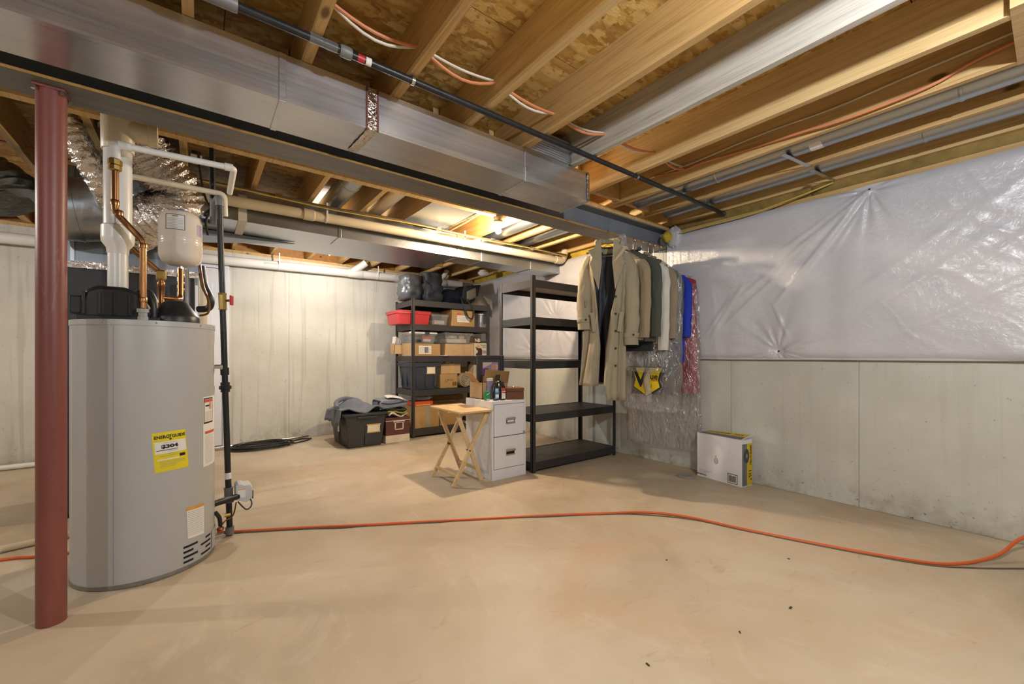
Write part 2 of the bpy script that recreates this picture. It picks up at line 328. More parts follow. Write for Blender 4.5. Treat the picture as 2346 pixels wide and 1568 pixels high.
ceil = obj('ceiling', B().box(XL - .2, XR + .3, YN - .2, YB + .3, 2.735, 2.80), OSB, kind='structure')
y = 1.62 - 1.22 * 5; row = 0
while y < YB + .2:
    x = -6.0 + (1.22 if row % 2 else 0)
    while x < XR + .2:
        obj('osb_panel', B().box(max(x, XL - .2) + .002, min(x + 2.44, XR + .3) - .002, max(y, YN - .2) + .0025, min(y + 1.22, YB + .3) - .0025, 2.718, 2.735), OSB, ceil)
        x += 2.44
    y += 1.22; row += 1
JX = [.421, .845, 1.284, 1.717, 2.152, 2.607, 3.038, 3.486, 3.925]
JX = [JX[0] - .434 * k for k in range(12, 0, -1)] + JX
for i, x in enumerate(JX):
    m = WPALE if abs(x - 2.152) < .01 else (WBROWN if x > 2.5 and False else WOOD[i % 3])
    obj('joist', B().box(x - .038, x, YN, 2.70, ZJ, 2.717), m, ceil)
    obj('joist', B().box(x - .083, x - .045, 2.42, YB + .14, ZJ, 2.717), WOOD[(i + 1) % 3], ceil)
obj('rim_joist', B().box(XR + .15, XR + .19, YN, YB + .2, ZJ, 2.717), WBROWN, ceil)
obj('rim_joist', B().box(XL, XR + .2, YB + .15, YB + .19, ZJ, 2.717), WBROWN, ceil)
obj('header', B().box(2.52, 3.04, .02, .115, ZJ - .001, 2.717), WOOD[2], ceil)
obj('blocking', B().box(2.62, 2.99, 2.36, 2.398, ZJ + .03, 2.717), WOOD[1], ceil)
obj('blocking', B().box(3.05, 3.44, 2.36, 2.398, ZJ + .03, 2.717), WOOD[0], ceil)
for k, x in enumerate((1.30, 2.99)):
    obj('blocking', B().box(x, x + .34, 4.9 + .1 * k, 4.94 + .1 * k, ZJ, 2.717), WOOD[2], ceil)
for k, (x0, x1) in enumerate(((2.16, 2.52), (2.62, 2.95))):
    obj('blocking', B().box(x0, x1, 5.62, 5.66, ZJ, 2.717), WOOD[k], ceil)
obj('strapping', B().box(-1.2, 2.25, 3.215, 3.28, ZJ - .018, ZJ - .001), WOOD[2], ceil)
# white panelled door on the far wall
dr = obj('door_1', B().box(-.62, .235, YB - .05, YB - .012, .02, 2.2), DOORW, kind='structure', bevel=.003)
for z0, z1 in ((.25, 1.02), (1.16, 2.02)):
    for x0, x1 in ((-.52, -.24), (-.14, .14)):
        obj('door_panel', B().box(x0, x1, YB - .056, YB - .05, z0, z1), DOORW, dr, bevel=.004)
obj('trim_1', B().box(.24, .31, YB - .035, YB - .002, 0, 2.27).box(-.69, .31, YB - .036, YB - .002, 2.21, 2.28), DOORW, kind='structure', bevel=.003)

# ---------------------------------------------------------------- steel beam and column
bm = thing('steel_beam', 'long dark steel I-beam running under the joists beside the duct', 'beam', (0, 2.56, 2.24))
obj('bottom_flange', B().box(XL, 3.93, 2.462, 2.66, 2.24, 2.252), STEEL, bm)
obj('web', B().box(XL, 3.93, 2.556, 2.564, 2.252, 2.423), STEELB, bm)
obj('top_flange', B().box(XL, 3.93, 2.462, 2.66, 2.423, 2.435), STEEL, bm)
obj('flange_edge', B().box(XL, 3.93, 2.4605, 2.462, 2.24, 2.252).box(XL, 3.93, 2.66, 2.6615, 2.24, 2.252), OCHRE, bm)
obj('wood_plate', B().box(XL, 3.93, 2.462, 2.66, 2.435, ZJ - .001), WOOD[0], bm)
PX, PY = -.492, 2.562
pt = thing('steel_column', 'red primer painted round steel column under the beam', 'column', (PX, PY, 0))
obj('shaft', B().lathe([(.046, .001), (.046, 1.0), (.046, 2.228)], (PX, PY, 0), 36), POST, pt, smooth=True)
obj('cap_plate', B().box(PX - .048, PX + .048, PY - .048, PY + .048, 2.228, 2.239), POST, pt, bevel=.002)
for sx, sy in ((-1, -1), (1, -1), (-1, 1), (1, 1)):
    obj('bolt', B().lathe([(.011, 0), (.011, .012), (.006, .016)], (PX + sx * .040, PY + sy * .040, 2.213), 6), CHROME, pt)

# ---------------------------------------------------------------- main duct in front of the beam
D0, D1, DZ0, DZ1 = 2.09, 2.385, 2.262, ZJ - .004
def duct_sec(b, x0, x1, y0, y1, z0, z1, bulge=.006):
    n = 14
    def sec(x, k):
        o = bulge * math.sin(math.pi * k) * .6
        pts = []
        for a, (p, q) in enumerate((((y0, z0), (y1, z0)), ((y1, z0), (y1, z1)), ((y1, z1), (y0, z1)), ((y0, z1), (y0, z0)))):
            for j in range(4):
                t = j / 4; s = math.sin(math.pi * t) * o
                yy = p[0] + (q[0] - p[0]) * t; zz = p[1] + (q[1] - p[1]) * t
                if a == 0: zz += s * 1.2
                if a == 1: yy -= s
                if a == 3: yy += s
                pts.append((x, yy, zz))
        return pts
    b.loft([sec(x0 + (x1 - x0) * i / n, i / n) for i in range(n + 1)]); return b
dt = thing('supply_duct', 'long shiny rectangular sheet metal duct hung beside the steel beam', 'duct', (-.8, 2.24, DZ0))
xs = [-4.6, -2.6, -.95, .30, .69, 1.70, 2.285]
for a, b_ in zip(xs, xs[1:]):
    obj('duct_section', duct_sec(B(), a, b_, D0, D1, DZ0, DZ1), GALV, dt, smooth=True, ang=35)
for x in (-.95, .30, 1.70):
    obj('drive_cleat', B().box(x - .014, x + .014, D0 - .006, D0 + .001, DZ0 - .006, DZ1).box(x - .014, x + .014, D0 - .004, D1 + .004, DZ0 - .004, DZ0 + .001), GALV, dt, bevel=.002)
obj('end_cap', B().box(2.285, 2.293, D0 - .006, D1 + .004, DZ0 - .006, DZ1), GALV, dt, bevel=.002)
def crinkle(x0, x1, a):
    def front(u, v): return (x0 + (x1 - x0) * u + .004 * nz(v * 9, 3, a), D0 - .004 - .003 * nz(u * 6, v * 14, a), DZ0 - .004 + (DZ1 - DZ0) * v)
    def under(u, v): return (x0 + (x1 - x0) * u - .02 * v + .006 * nz(v * 7, 9, a), D0 - .004 + (D1 - D0 - .01) * v, DZ0 - .005 - .005 * abs(nz(u * 6, v * 12, a + 4)))
    return B().grid(front, 8, 18).grid(under, 8, 18)
obj('foil_tape', crinkle(.675, .725, 1), FTAPE, dt, smooth=True)
obj('tape_edge', B().box(.669, .677, D0 - .007, D0, DZ0 - .004, DZ1).box(.722, .731, D0 - .007, D0, DZ0 - .004, DZ1), mat('tape_adhesive', '6e3a34', .5), dt)
obj('end_tape', B().box(2.272, 2.2935, D0 - .008, D0 - .005, DZ0, DZ1), FTAPE, dt)
# branch boot rising from the duct between two joists
bt = thing('duct_boot', 'ribbed foil faced takeoff between joists above the duct end', 'duct', (1.92, 2.22, ZJ))
obj('body', B().box(1.725, 2.108, 2.10, 2.37, ZJ - .003, 2.64), GALV, bt)
for k in range(10): obj('rib', B().box(1.725, 2.108, 2.093, 2.10, ZJ + .004 + k * .016, ZJ + .012 + k * .016), GALV, bt)
obj('corner_strip', B().box(2.10, 2.112, 2.088, 2.1, ZJ - .002, 2.64), CHROME, bt)

# ---------------------------------------------------------------- gas line under the joists
GY, GZ = 1.885, 2.452
gp = thing('gas_pipe', 'black iron gas pipe strapped under the joists along the duct', 'pipe', (0, GY, GZ))
obj('pipe', B().lathe([(.0165, -4.6), (.0165, 3.9)], (0, GY, GZ), 16, 'x'), BLKPIPE, gp, smooth=True)
obj('coupling', B().lathe([(.022, 0), (.025, .01), (.025, .04), (.022, .05)], (.49, GY, GZ), 16, 'x'), STEEL, gp, smooth=True)
obj('coupling', B().lathe([(.024, 0), (.027, .01), (.027, .13), (.024, .14)], (-.02, GY, GZ), 16, 'x'), STEEL, gp, smooth=True)
obj('wrap', B().lathe([(.019 + .002 * nz(k, 1), k * .01) for k in range(12)], (.37, GY, GZ), 14, 'x'), CLR, gp, smooth=True)
obj('red_tag', B().lathe([(.0172, 0), (.0172, .03)], (.565, GY, GZ), 16, 'x'), REDV, gp, smooth=True)
obj('white_tag', B().lathe([(.0172, 0), (.0172, .025)], (.6, GY, GZ), 16, 'x'), PAPER, gp, smooth=True)
for x in (.826, 2.588, 3.88, 3.91):
    obj('strap', B().lathe([(.0205, 0), (.0205, .016)], (x - .008, GY, GZ), 16, 'x').box(x - .008, x + .008, GY - .004, GY + .05, ZJ - .004, ZJ - .001), CHROME, gp, smooth=True)

# ---------------------------------------------------------------- round branch ducts in the joist bays
def round_duct(label, x, y0, y1, z, r=.076, m=None, seams=(), elbow=False):
    t = thing('round_duct', label, 'duct', (x, (y0 + y1) / 2, z - r))
    obj('pipe', B().lathe([(r, y0), (r, y1)], (x, 0, z), 28, 'y'), m or GALV2, t, smooth=True)
    for s in seams: obj('seam', B().lathe([(r + .001, s), (r + .004, s + .006), (r + .004, s + .014), (r + .001, s + .02)], (x, 0, z), 28, 'y'), GALV2, t, smooth=True)
    return t
ra = round_duct('round metal branch duct with printed sticker in the joist bay', 3.235, YN + .2, 2.34, 2.555, .072, None, (.3, 1.6))
obj('sticker', B().grid(lambda u, v: (3.235 + .0735 * math.sin(R(-50 + 70 * u)), .92 + .07 * v, 2.555 - .0735 * math.cos(R(-50 + 70 * u))), 8, 1), PAPER, ra)
round_duct('round metal branch duct in the joist bay nearest the plastic sheet', 3.68, YN + .2, 2.34, 2.555, .072, None, (.5, 1.9))
for x0, x1, yy, nm in ((3.13, 3.45, 1.12, 'pale metal hanger strap under the stickered round duct'), (3.56, 3.89, 1.09, 'pale metal hanger strap under the duct nearest the sheet')):
    obj('hanger_strap', B().beam((x0, yy, 2.479), (x1, yy - .05, 2.470), .028, .003), CHROME, label=nm, cat='strap')
round_duct('round grey duct rising between joists above the cream pipe', 1.0, 3.0, 4.3, 2.56, .085, None, (3.5,))
round_duct('small round duct angled beside the bare sheet metal joist panel', 1.42, 3.2, 4.4, 2.575, .055, PVC)
round_duct('round duct between joists just past the bare bulb', 2.78, 2.75, 4.3, 2.555, .075, None, (3.0,))
round_duct('round duct in the far bay closest to the yellow insulation', 3.22, 2.75, 4.3, 2.555, .075)
pn = thing('joist_pan', 'flat sheet metal panning across the joist bay left of the bulb', 'duct', (1.84, 3.4, ZJ - .004))
obj('sheet', B().box(1.63, 2.105, 2.75, 3.98, ZJ - .004, ZJ - .001), GALV2, pn)
obj('turned_edge', B().box(1.63, 1.642, 2.75, 3.98, ZJ - .007, ZJ - .004), GALV2, pn)
obj('turned_edge', B().box(2.093, 2.105, 2.75, 3.98, ZJ - .007, ZJ - .004), GALV2, pn)

# ---------------------------------------------------------------- second duct, cream drain pipe, back wall pipe
d2 = thing('return_duct', 'wide sheet metal duct with white tape behind the cream pipe', 'duct', (1.8, 4.3, 2.225))
obj('duct_section', duct_sec(B(), -.1, 1.05, 4.03, 4.80, 2.225, ZJ - .004), GALV2, d2, smooth=True, ang=35)
obj('duct_section', duct_sec(B(), 1.05, 2.30, 4.03, 4.80, 2.225, ZJ - .004), GALV2, d2, smooth=True, ang=35)
obj('duct_section', duct_sec(B(), 2.30, 2.62, 4.03, 4.32, 2.225, ZJ - .004), GALV2, d2, smooth=True, ang=35)
obj('duct_section', duct_sec(B(), 2.62, 3.36, 4.03, 4.32, 2.225, ZJ - .004), GALV2, d2, smooth=True, ang=35)
obj('duct_section', duct_sec(B(), 3.36, 3.86, 4.03, 4.32, 2.225, ZJ - .004), GALV2, d2, smooth=True, ang=35)
for x in (1.05, 2.30, 2.62, 3.36):
    obj('drive_cleat', B().box(x - .013, x + .013, 4.023, 4.03, 2.221, ZJ - .006).box(x - .013, x + .013, 4.025, 4.32, 2.219, 2.225), GALV2, d2, bevel=.002)
obj('end_cap', B().box(3.86, 3.866, 4.025, 4.325, 2.221, ZJ - .004), GALV2, d2)
obj('white_tape', B().box(.26, .32, 4.022, 4.03, 2.222, 2.44).box(.26, .32, 4.022, 4.80, 2.2195, 2.2235), PAPER, d2)
obj('taper_gusset', B().add([(-.1, 4.8, 2.222), (.75, 4.5, 2.222), (-.1, 4.45, 2.222), (-.1, 4.8, 2.16), (.75, 4.5, 2.215), (-.1, 4.45, 2.16)], [(0, 1, 2), (3, 5, 4), (0, 3, 4, 1), (1, 4, 5, 2), (2, 5, 3, 0)]), GALVP, d2)
CYP = 3.935
cp = thing('drain_pipe', 'cream plastic drain pipe running below the joists with end elbow', 'pipe', (1.9, CYP, 2.33))
zf = lambda x: 2.345 + .008 * x
obj('pipe', B().tube([(x, CYP, zf(x)) for x in (-.35, .5, 1.5, 2.5, 3.72)], .043, 20), PVCC, cp, smooth=True)
obj('elbow', B().tube(bend([(3.70, CYP, zf(3.7)), (3.815, CYP, zf(3.8)), (3.84, CYP - .03, 2.52)], .05, 8), .047, 18), PVCC, cp, smooth=True)
for x in (.72, 3.68): obj('coupling', B().lathe([(.044, 0), (.049, .004), (.049, .085), (.044, .09)], (x, CYP, zf(x)), 20, 'x'), PVCC, cp, smooth=True)
for x in (.90, 2.30):
    obj('hanger', B().lathe([(.0475, 0), (.0475, .014)], (x, CYP, zf(x)), 20, 'x').box(x, x + .014, CYP - .05, CYP - .046, zf(x), zf(x) + .12), PVC, cp, smooth=True)
cl = thing('conduit', 'thin brown armoured cable clipped along the top of the cream pipe', 'cable', (1.9, CYP - .06, 2.42))
obj('cable', B().tube([(x, CYP - .075 + .01 * math.sin(x * 3), 2.432 + .006 * math.sin(x * 5)) for x in [k * .2 for k in range(20)]], .013, 8), mat('brown_cable', '6a5a4c', .5, .3), cl, smooth=True)
obj('wire', B().tube([(x, CYP - .10 + .01 * math.sin(x * 2), 2.414 + .008 * math.sin(x * 4 + 1)) for x in [k * .2 for k in range(20)]], .005, 6), WIREY, cl, smooth=True)
for x in (.5, 1.2, 1.95, 2.62, 3.2): obj('clip', B().box(x, x + .05, CYP - .09, CYP - .055, 2.416, 2.452), CHROME, cl, bevel=.003)
WP = YB - .10
wp = thing('waste_pipe', 'white plastic waste pipe hung along the far concrete wall', 'pipe', (1, WP, 2.25))
obj('pipe', B().tube([(x, WP, 2.30 + .016 * x) for x in (-4, -2, .5, 1.5, 2.5, 3.6)], .056, 20), PVC, wp, smooth=True)
obj('wye', B().lathe([(.057, 0), (.063, .01), (.063, .20), (.057, .21)], (1.72, WP, 2.33), 20, 'x').tube([(1.76, WP, 2.33), (1.90, WP - .05, 2.44), (1.96, WP - .08, 2.49)], .05, 18), PVC, wp, smooth=True)
obj('wye', B().lathe([(.057, 0), (.063, .01), (.063, .20), (.057, .21)], (3.10, WP, 2.345), 20, 'x').tube([(3.16, WP, 2.345), (3.26, WP - .04, 2.46), (3.30, WP - .05, 2.55)], .04, 16), PVC, wp, smooth=True)
for x in (.84, 2.14, -.9): obj('hanger', B().lathe([(.060, 0), (.060, .014)], (x, WP, 2.30 + .016 * x), 20, 'x').box(x, x + .014, WP - .066, WP - .058, 2.32, 2.47), PVC, wp, smooth=True)
obj('printing', textmesh('ASTM D2665', .03, frame((.75, WP - .0575, 2.318), (1, 0, .016), (0, 0, 1)), .0004), LGRY, wp)
fx = thing('ceiling_fixture', 'round white ceiling fixture above the stocked shelving unit', 'light fixture', (3.62, 5.45, 2.40))
obj('base', B().lathe([(.06, ZJ - .002), (.06, ZJ - .02), (.085, ZJ - .03)], (3.58, 5.47, 0), 24), PVC, fx, smooth=True)
obj('dome', B().lathe([(.085, ZJ - .03), (.088, ZJ - .045), (.07, ZJ - .075), (.03, ZJ - .09), (.004, ZJ - .092)], (3.58, 5.47, 0), 24), PVC, fx, smooth=True)

# ---------------------------------------------------------------- bare bulbs
def bulb(label, x, y, ztop, watts, col, r=.031, skip=False):
    t = thing('bare_bulb_lamp', label, 'lamp', (x, y, ztop - .17))
    obj('socket', B().lathe([(.045, 0), (.047, -.01), (.045, -.05), (.04, -.055), (.052, -.06), (.054, -.075), (.03, -.085)], (x, y, ztop), 24), mat('lampholder', '4a4a4e', .4), t, smooth=True)
    obj('collar', B().lathe([(.053, -.062), (.055, -.078), (.03, -.088), (.017, -.092)], (x, y, ztop), 24), PVC, t, smooth=True)
    zc = ztop - .145
    pr = [(.014, .055), (.016, .042)] + [(r * math.sin(a), r * math.cos(a)) for a in [R(d) for d in range(35, 180, 12)]] + [(.002, -r)]
    obj('bulb', B().lathe(pr, (x, y, zc), 20), bulb_mat(col), t, smooth=True)
    ld = bpy.data.lights.new('filament', 'POINT'); ld.energy = watts; ld.color = col; ld.shadow_soft_size = .034; ld.use_soft_falloff = False
    lo = bpy.data.objects.new('filament', ld); COL.objects.link(lo); lo.parent = t; lo.location = Vector((x, y, zc)) - ORG[t.name]
    return t
def bulb_mat(col):            # glowing frosted glass
    t = NT('bulb_glass'); t.base((1, 1, 1)); t.p.inputs['Emission Color'].default_value = (*[.5 + .5 * c for c in col], 1); t.p.inputs['Emission Strength'].default_value = 4
    t.m.cycles.emission_sampling = 'NONE'; return t.m
bulb('glowing bare bulb in a lampholder between joists behind the beam', 2.39, 3.38, 2.52, P_WARM, (1, .79, .55))
bulb('bare bulb tucked behind the wide duct near the far wall', 1.22, 5.12, ZJ, P_BACK, (1, .96, .9))
bulb('bare bulb under the joists on the open side of the basement', 1.265, -.35, ZJ, P_NEAR, (.91, .955, 1))
bulb('bare bulb at the unseen side of the basement past the column', -2.681, 3.9, ZJ, P_SIDE, (1, .96, .92))
bulb('unseen bare bulb added behind the camera for fill light', -2.202, -.6, ZJ, P_SIDE, (.92, .955, 1))  # unseen bulb, put in as fill light from behind the camera

obj('lamp_board', B().box(2.108, 2.523, 3.32, 3.44, 2.521, 2.54), WOOD[2], bpy.data.objects['bare_bulb_lamp'])
# ---------------------------------------------------------------- wiring in the ceiling
def sag(a, b, d, n=8):
    a = Vector(a); b = Vector(b)
    return [a.lerp(b, i / n) - Vector((0, 0, d * math.sin(math.pi * i / n))) for i in range(n + 1)]
holes = [(.402, 1.79, 2.575), (.826, 1.80, 2.567), (1.265, 1.81, 2.585), (1.698, 1.82, 2.572), (2.133, 1.80, 2.59), (2.588, 1.73, 2.575), (3.019, 1.75, 2.59)]
def run(off, dd, r, m, nm, lb):
    pts = []
    for i in range(len(holes) - 1):
        a = Vector(holes[i]) + Vector(off); b = Vector(holes[i + 1]) + Vector(off)
        q = sag(a, b, dd[i])
        pts += q if not pts else q[1:]
    obj(nm, B().tube(pts, r, 6), m, label=lb, cat='cable', smooth=True)
run((0, 0, 0), [.075, .02, .05, .03, .05, .02], .0065, WIREW, 'electrical_cable', 'white cable threaded through the joists above the black gas pipe')
run((0, -.012, -.012), [.04, .065, .02, .045, .03, .05], .0075, WIREO, 'electrical_cable', 'orange cable threaded through the joists beside the white cable')
obj('electrical_cable', B().tube(smoothpath([(2.99, 2.0, 2.60), (2.985, 1.75, 2.555), (2.985, 1.6, 2.56), (2.985, 1.3, 2.532), (2.96, .95, 2.50), (2.96, .72, 2.482), (2.975, .4, 2.50), (2.985, .15, 2.56), (2.985, -.6, 2.6)], 6), .008, 8), WIREO, label='orange cable sagging along the joists toward the plastic covered wall', cat='cable', smooth=True)
obj('electrical_cable', B().tube(smoothpath([(2.99, 2.05, 2.60), (2.985, 1.7, 2.585), (2.99, 1.2, 2.60), (2.99, .8, 2.585), (2.985, .4, 2.60), (2.985, -.6, 2.63)], 6), .005, 6), WIREW, label='thin pale cable stapled along the joist above the orange one', cat='cable', smooth=True)
obj('electrical_cable', B().tube(smoothpath([(3.83, 2.30, 2.345), (3.83, 2.1, 2.357), (3.83, 1.7, 2.355), (3.835, 1.4, 2.385), (3.86, 1.2, 2.42), (3.9, 1.05, 2.46)], 6), .006, 6), WIREY, label='yellow cable draped along the top of the plastic sheet', cat='cable', smooth=True)
obj('electrical_cable', B().tube(smoothpath([(2.35, 3.36, 2.51), (2.25, 3.45, 2.54), (2.2, 3.7, 2.50), (2.16, 3.95, 2.47)], 6), .006, 6), WIREW, label='white cable looping from the glowing bulb socket along the joist', cat='cable', smooth=True)
obj('red_wire', B().tube(smoothpath([(-1.9, 4.3, 2.62), (-1.3, 4.2, 2.55), (-.9, 4.2, 2.53), (-.5, 4.3, 2.5)], 6), .006, 6), RED, label='thin red wire strung under the joists past the column', cat='cable', smooth=True)

# ---------------------------------------------------------------- white plastic insulation sheets on the side wall
SEG = [((.83, 2.33), (1.55, 1.9), .010, .02), ((.83, 2.33), (1.75, 1.62), .012, .022), ((.83, 2.33), (1.95, 1.32), .009, .02), ((.84, 2.33), (1.45, 1.55), .016, .018), ((.85, 2.3), (1.25, 1.75), .014, .014), ((.80, 2.33), (1.05, 1.9), .008, .016),
       ((1.45, 1.55), (1.33, 1.25), .008, .014), ((.2, 1.9), (1.1, 1.25), .008, .03), ((.25, 2.1), (1.0, 1.5), .007, .03), ((-.1, 1.7), (.8, 1.2), .008, .03), ((1.7, 1.75), (2.0, 1.28), .008, .02), ((1.8, 1.65), (2.05, 1.3), .007, .018), ((.1, 2.2), (.5, 1.8), .006, .03), ((-.2, 2.1), (.4, 1.6), .008, .03)]
def dseg(p, a, b):
    ax, ay = a; bx_, by = b; dx, dy = bx_ - ax, by - ay; t = max(0, min(1, ((p[0] - ax) * dx + (p[1] - ay) * dy) / (dx * dx + dy * dy)))
    return math.hypot(p[0] - ax - dx * t, p[1] - ay - dy * t), t
PINS = [(1.419, 1.165, .22), (.83, 2.33, .3), (4.13, 1.62, .35), (4.6, 1.2, .2), (-.6, 1.17, .25)]
def sheet_d(y, z, zt, zb):
    d = .045 + .016 * nz(y * 1.3, z * 1.5, 2) + .006 * nz(y * 4, z * 4, 5)
    if .0 < y < 2.3 or True:
        for a, b, am, wd in SEG:
            q, t = dseg((y, z), a, b)
            if q < .09: d += am * math.exp(-(q / wd) ** 2) * (math.sin(math.pi * min(1, t * .9 + .1)) ** .6)
    a_ = (y + z) * .707; b_ = (z - y) * .707; k_ = .35 + .65 * max(0, min(1, (1.1 - y) / .9)) if y < 2.45 else .5
    wq = .12 * nz(y * 2.2, z * 2.2, 3.3) + .05 * nz(y * 6, z * 6, 4.4)
    r1 = (1 - min(1, abs(nz(a_ * 1.1 + 3, (b_ + wq) * 6.5, 1.7)) * 2.0)) ** 3; r2 = (1 - min(1, abs(nz(a_ * 2.2, (b_ + wq) * 15 + a_, 8.2)) * 2.0)) ** 3
    d += k_ * (.010 * r1 * max(0, .35 + nz(y * 1.7, z * 1.7, 9)) + .0035 * r2 * max(0, .5 + nz(y * 2.7, z * 2.1, 6)))
    for py, pz, L in PINS:
        rr = math.hypot(y - py, z - pz); an = math.atan2(z - pz, y - py)
        if rr < 3 * L: d += .009 * math.exp(-rr / L) * math.sin(13 * an + 5 * nz(an * 2, py)) * min(1, rr / .05) - .03 * math.exp(-(rr / (L * .25)) ** 2)
    if z < zb + .06: d -= .03 * ((zb + .06 - z) / .06) ** 2
    if z > zt - .07: d -= .032 * ((z - zt + .07) / .07) ** 2
    return max(.004, d)
def sheet(name, label, y0, y1, zt, zb, nu, nv, holes_=None):
    def fn(u, v):
        y_ = y0 + (y1 - y0) * u; top = zt(y_); bot = zb(y_); z = bot + (top - bot) * v
        return (XR - .002 - sheet_d(y_, z, top, bot), y_, z)
    t = thing(name, label, 'plastic sheet', (XR - .05, (y0 + y1) / 2, 1.1))
    obj('film', B().grid(fn, nu, nv), SHEET, t, smooth=True, ang=80)
    obj('hem', B().tube([(XR - .014, y0 + (y1 - y0) * k / 60, zb(y0 + (y1 - y0) * k / 60) + .004 + .003 * nz(k * .4, 3)) for k in range(61)], .010, 8), SHEET, t, smooth=True)
    obj('hem_shadow', B().tube([(XR - .008, y0 + (y1 - y0) * k / 60, zb(y0 + (y1 - y0) * k / 60) - .010 + .003 * nz(k * .3, 8)) for k in range(61)], .005, 6), mat('hem_shadow', '6e6a64', .7), t, smooth=True)  # dark tube stands in for the shadow line below the hem
    return t
zt1 = lambda y: 2.365 + .012 * nz(y * 1.5, 4) + .012 * max(0, 1 - abs(y - .83) / .2)
zb1 = lambda y: 1.095 + .006 * nz(y * 1.2, 9)
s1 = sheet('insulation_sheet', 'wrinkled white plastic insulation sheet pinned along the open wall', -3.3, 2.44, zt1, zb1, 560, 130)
for py, pz in ((1.419, 1.165), (.83, 2.335)): obj('pin', B().lathe([(.006, -.006), (.006, .0)], (XR - .02, py, pz), 8, 'x'), INK, s1)
def lump(u, v):
    a = 2 * math.pi * u; ph = math.pi * v; r = .085 + .02 * nz(math.cos(a) * 2, math.sin(a) * 2, ph * 2)
    return (3.86 + r * .55 * math.sin(ph) * math.cos(a), 2.36 + r * .95 * math.sin(ph) * math.sin(a), 2.33 + r * 1.25 * math.cos(ph))
obj('bunched_corner', B().grid(lump, 24, 14), SHEET, s1, smooth=True, ang=80)
zt2 = lambda y: 2.40 + .015 * nz(y * 1.5, 14)
zb2 = lambda y: 1.085 + .006 * nz(y * 1.2, 19)
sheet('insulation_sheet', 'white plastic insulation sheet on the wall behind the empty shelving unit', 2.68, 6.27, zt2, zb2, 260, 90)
for k, (y0, y1, lb) in enumerate(((YN, 1.2, 'brown-yellow fibreglass insulation above the sheet on the open wall'), (1.2, 2.45, 'fibreglass insulation above the sheet beside the beam end'), (2.67, 4.4, 'bright yellow fibreglass insulation above the coats'), (4.4, 6.3, 'yellow fibreglass insulation at the far corner above the plastic sheet'))):
    obj('insulation_batt', B().grid(lambda u, v: (3.955 + .012 * nz(u * 40, v * 4, k) - .03 * math.sin(math.pi * v), y0 + (y1 - y0) * u, 2.37 + .30 * v), 60, 8), INSUL if k > 1 else INSULB, label=lb, cat='insulation', smooth=True, solid=.01)
obj('insulation_tuft', B().grid(lambda u, v: (3.80 + .06 * math.sin(math.pi * v) * math.cos(2 * math.pi * u), 2.462 + .05 * math.sin(math.pi * v) * math.sin(2 * math.pi * u) - .06, 2.27 + .13 * v + .015 * nz(u * 7, v * 7)), 18, 10), INSUL, label='tuft of yellow insulation poking out at the beam end', cat='insulation', smooth=True)

# ---------------------------------------------------------------- water heater
HX, HY_, HR, HT = -.217, 3.004, .295, 1.30
def onc(a, z, dr=.0): a = R(a); return (HX + (HR + dr) * math.cos(a), HY_ + (HR + dr) * math.sin(a), z)
def patch(a0, a1, z0, z1, dr, n=8): return B().grid(lambda u, v: onc(a0 + (a1 - a0) * u, z0 + (z1 - z0) * v, dr), n, 1)
def patch4(c, dr, n=8):        # corners (ang,z): tl,tr,br,bl
    def f(u, v):
        t = [c[3][i] + (c[2][i] - c[3][i]) * u for i in (0, 1)]; s = [c[0][i] + (c[1][i] - c[0][i]) * u for i in (0, 1)]
        return onc(t[0] + (s[0] - t[0]) * v, t[1] + (s[1] - t[1]) * v, dr)
    return B().grid(f, n, 2)
h = thing('water_heater', 'tall grey cylindrical gas water heater behind the red column', 'water heater', (HX, HY_, 0))
obj('jacket', B().lathe([(HR - .012, .018), (HR, .022), (HR, .5), (HR, 1.0), (HR, HT - .03), (HR + .003, HT - .028), (HR + .003, HT - .002), (HR - .01, HT), (.02, HT + .004)], (HX, HY_, 0), 96), HEAT, h, smooth=True, ang=30)
obj('base_ring', B().lathe([(HR - .004, .001), (HR + .002, .003), (HR + .002, .022), (HR - .004, .024)], (HX, HY_, 0), 96), mat('base_metal', '8d8d88', .5, .6, .2, 20), h, smooth=True)
obj('jacket_seam', B().box(-.001, .001, -.001, .001, .03, HT - .03).xf(Matrix.Translation(onc(-111, 0, .0))), mat('seam_grey', '8e9092', .5), h)
for a in (-118, -80, -40, -15): obj('screw', B().lathe([(.004, -.003), (.004, .002), (.002, .004)], onc(a, HT - .014, .003), 8), CHROME, h)
# energy label
EC = [(-83.5, .737), (-56.5, .741), (-53, .542), (-81, .538)]
el = obj('energy_label', patch4(EC, .0008), YEL, h)
def em(u, v, dr): # label coords (0..1, 0..1 from top) to jacket
    t = [EC[0][i] + (EC[1][i] - EC[0][i]) * u for i in (0, 1)]; s = [EC[3][i] + (EC[2][i] - EC[3][i]) * u for i in (0, 1)]
    return onc(t[0] + (s[0] - t[0]) * v, t[1] + (s[1] - t[1]) * v, dr)
def erect(u0, u1, v0, v1, dr): return B().grid(lambda u, v: em(u0 + (u1 - u0) * u, v1 + (v0 - v1) * v, dr), 6, 2)
obj('label_field', erect(.05, .97, .24, .54, .0012), PAPER, el)
obj('label_field', erect(.1, .72, .68, .71, .0012), PAPER, el)
obj('label_field', erect(.74, .92, .6, .675, .0012), INK, el)
obj('label_rule', erect(.08, .7, .45, .465, .0016), INK, el)
for v, u0, u1 in ((.27, .3, .72), (.49, .4, .68), (.55, .4, .66), (.6, .16, .72), (.75, .14, .9), (.79, .14, .92), (.83, .14, .66), (.87, .14, .6)): obj('label_rule', erect(u0, u1, v, v + .008, .0016), LGRY, el)
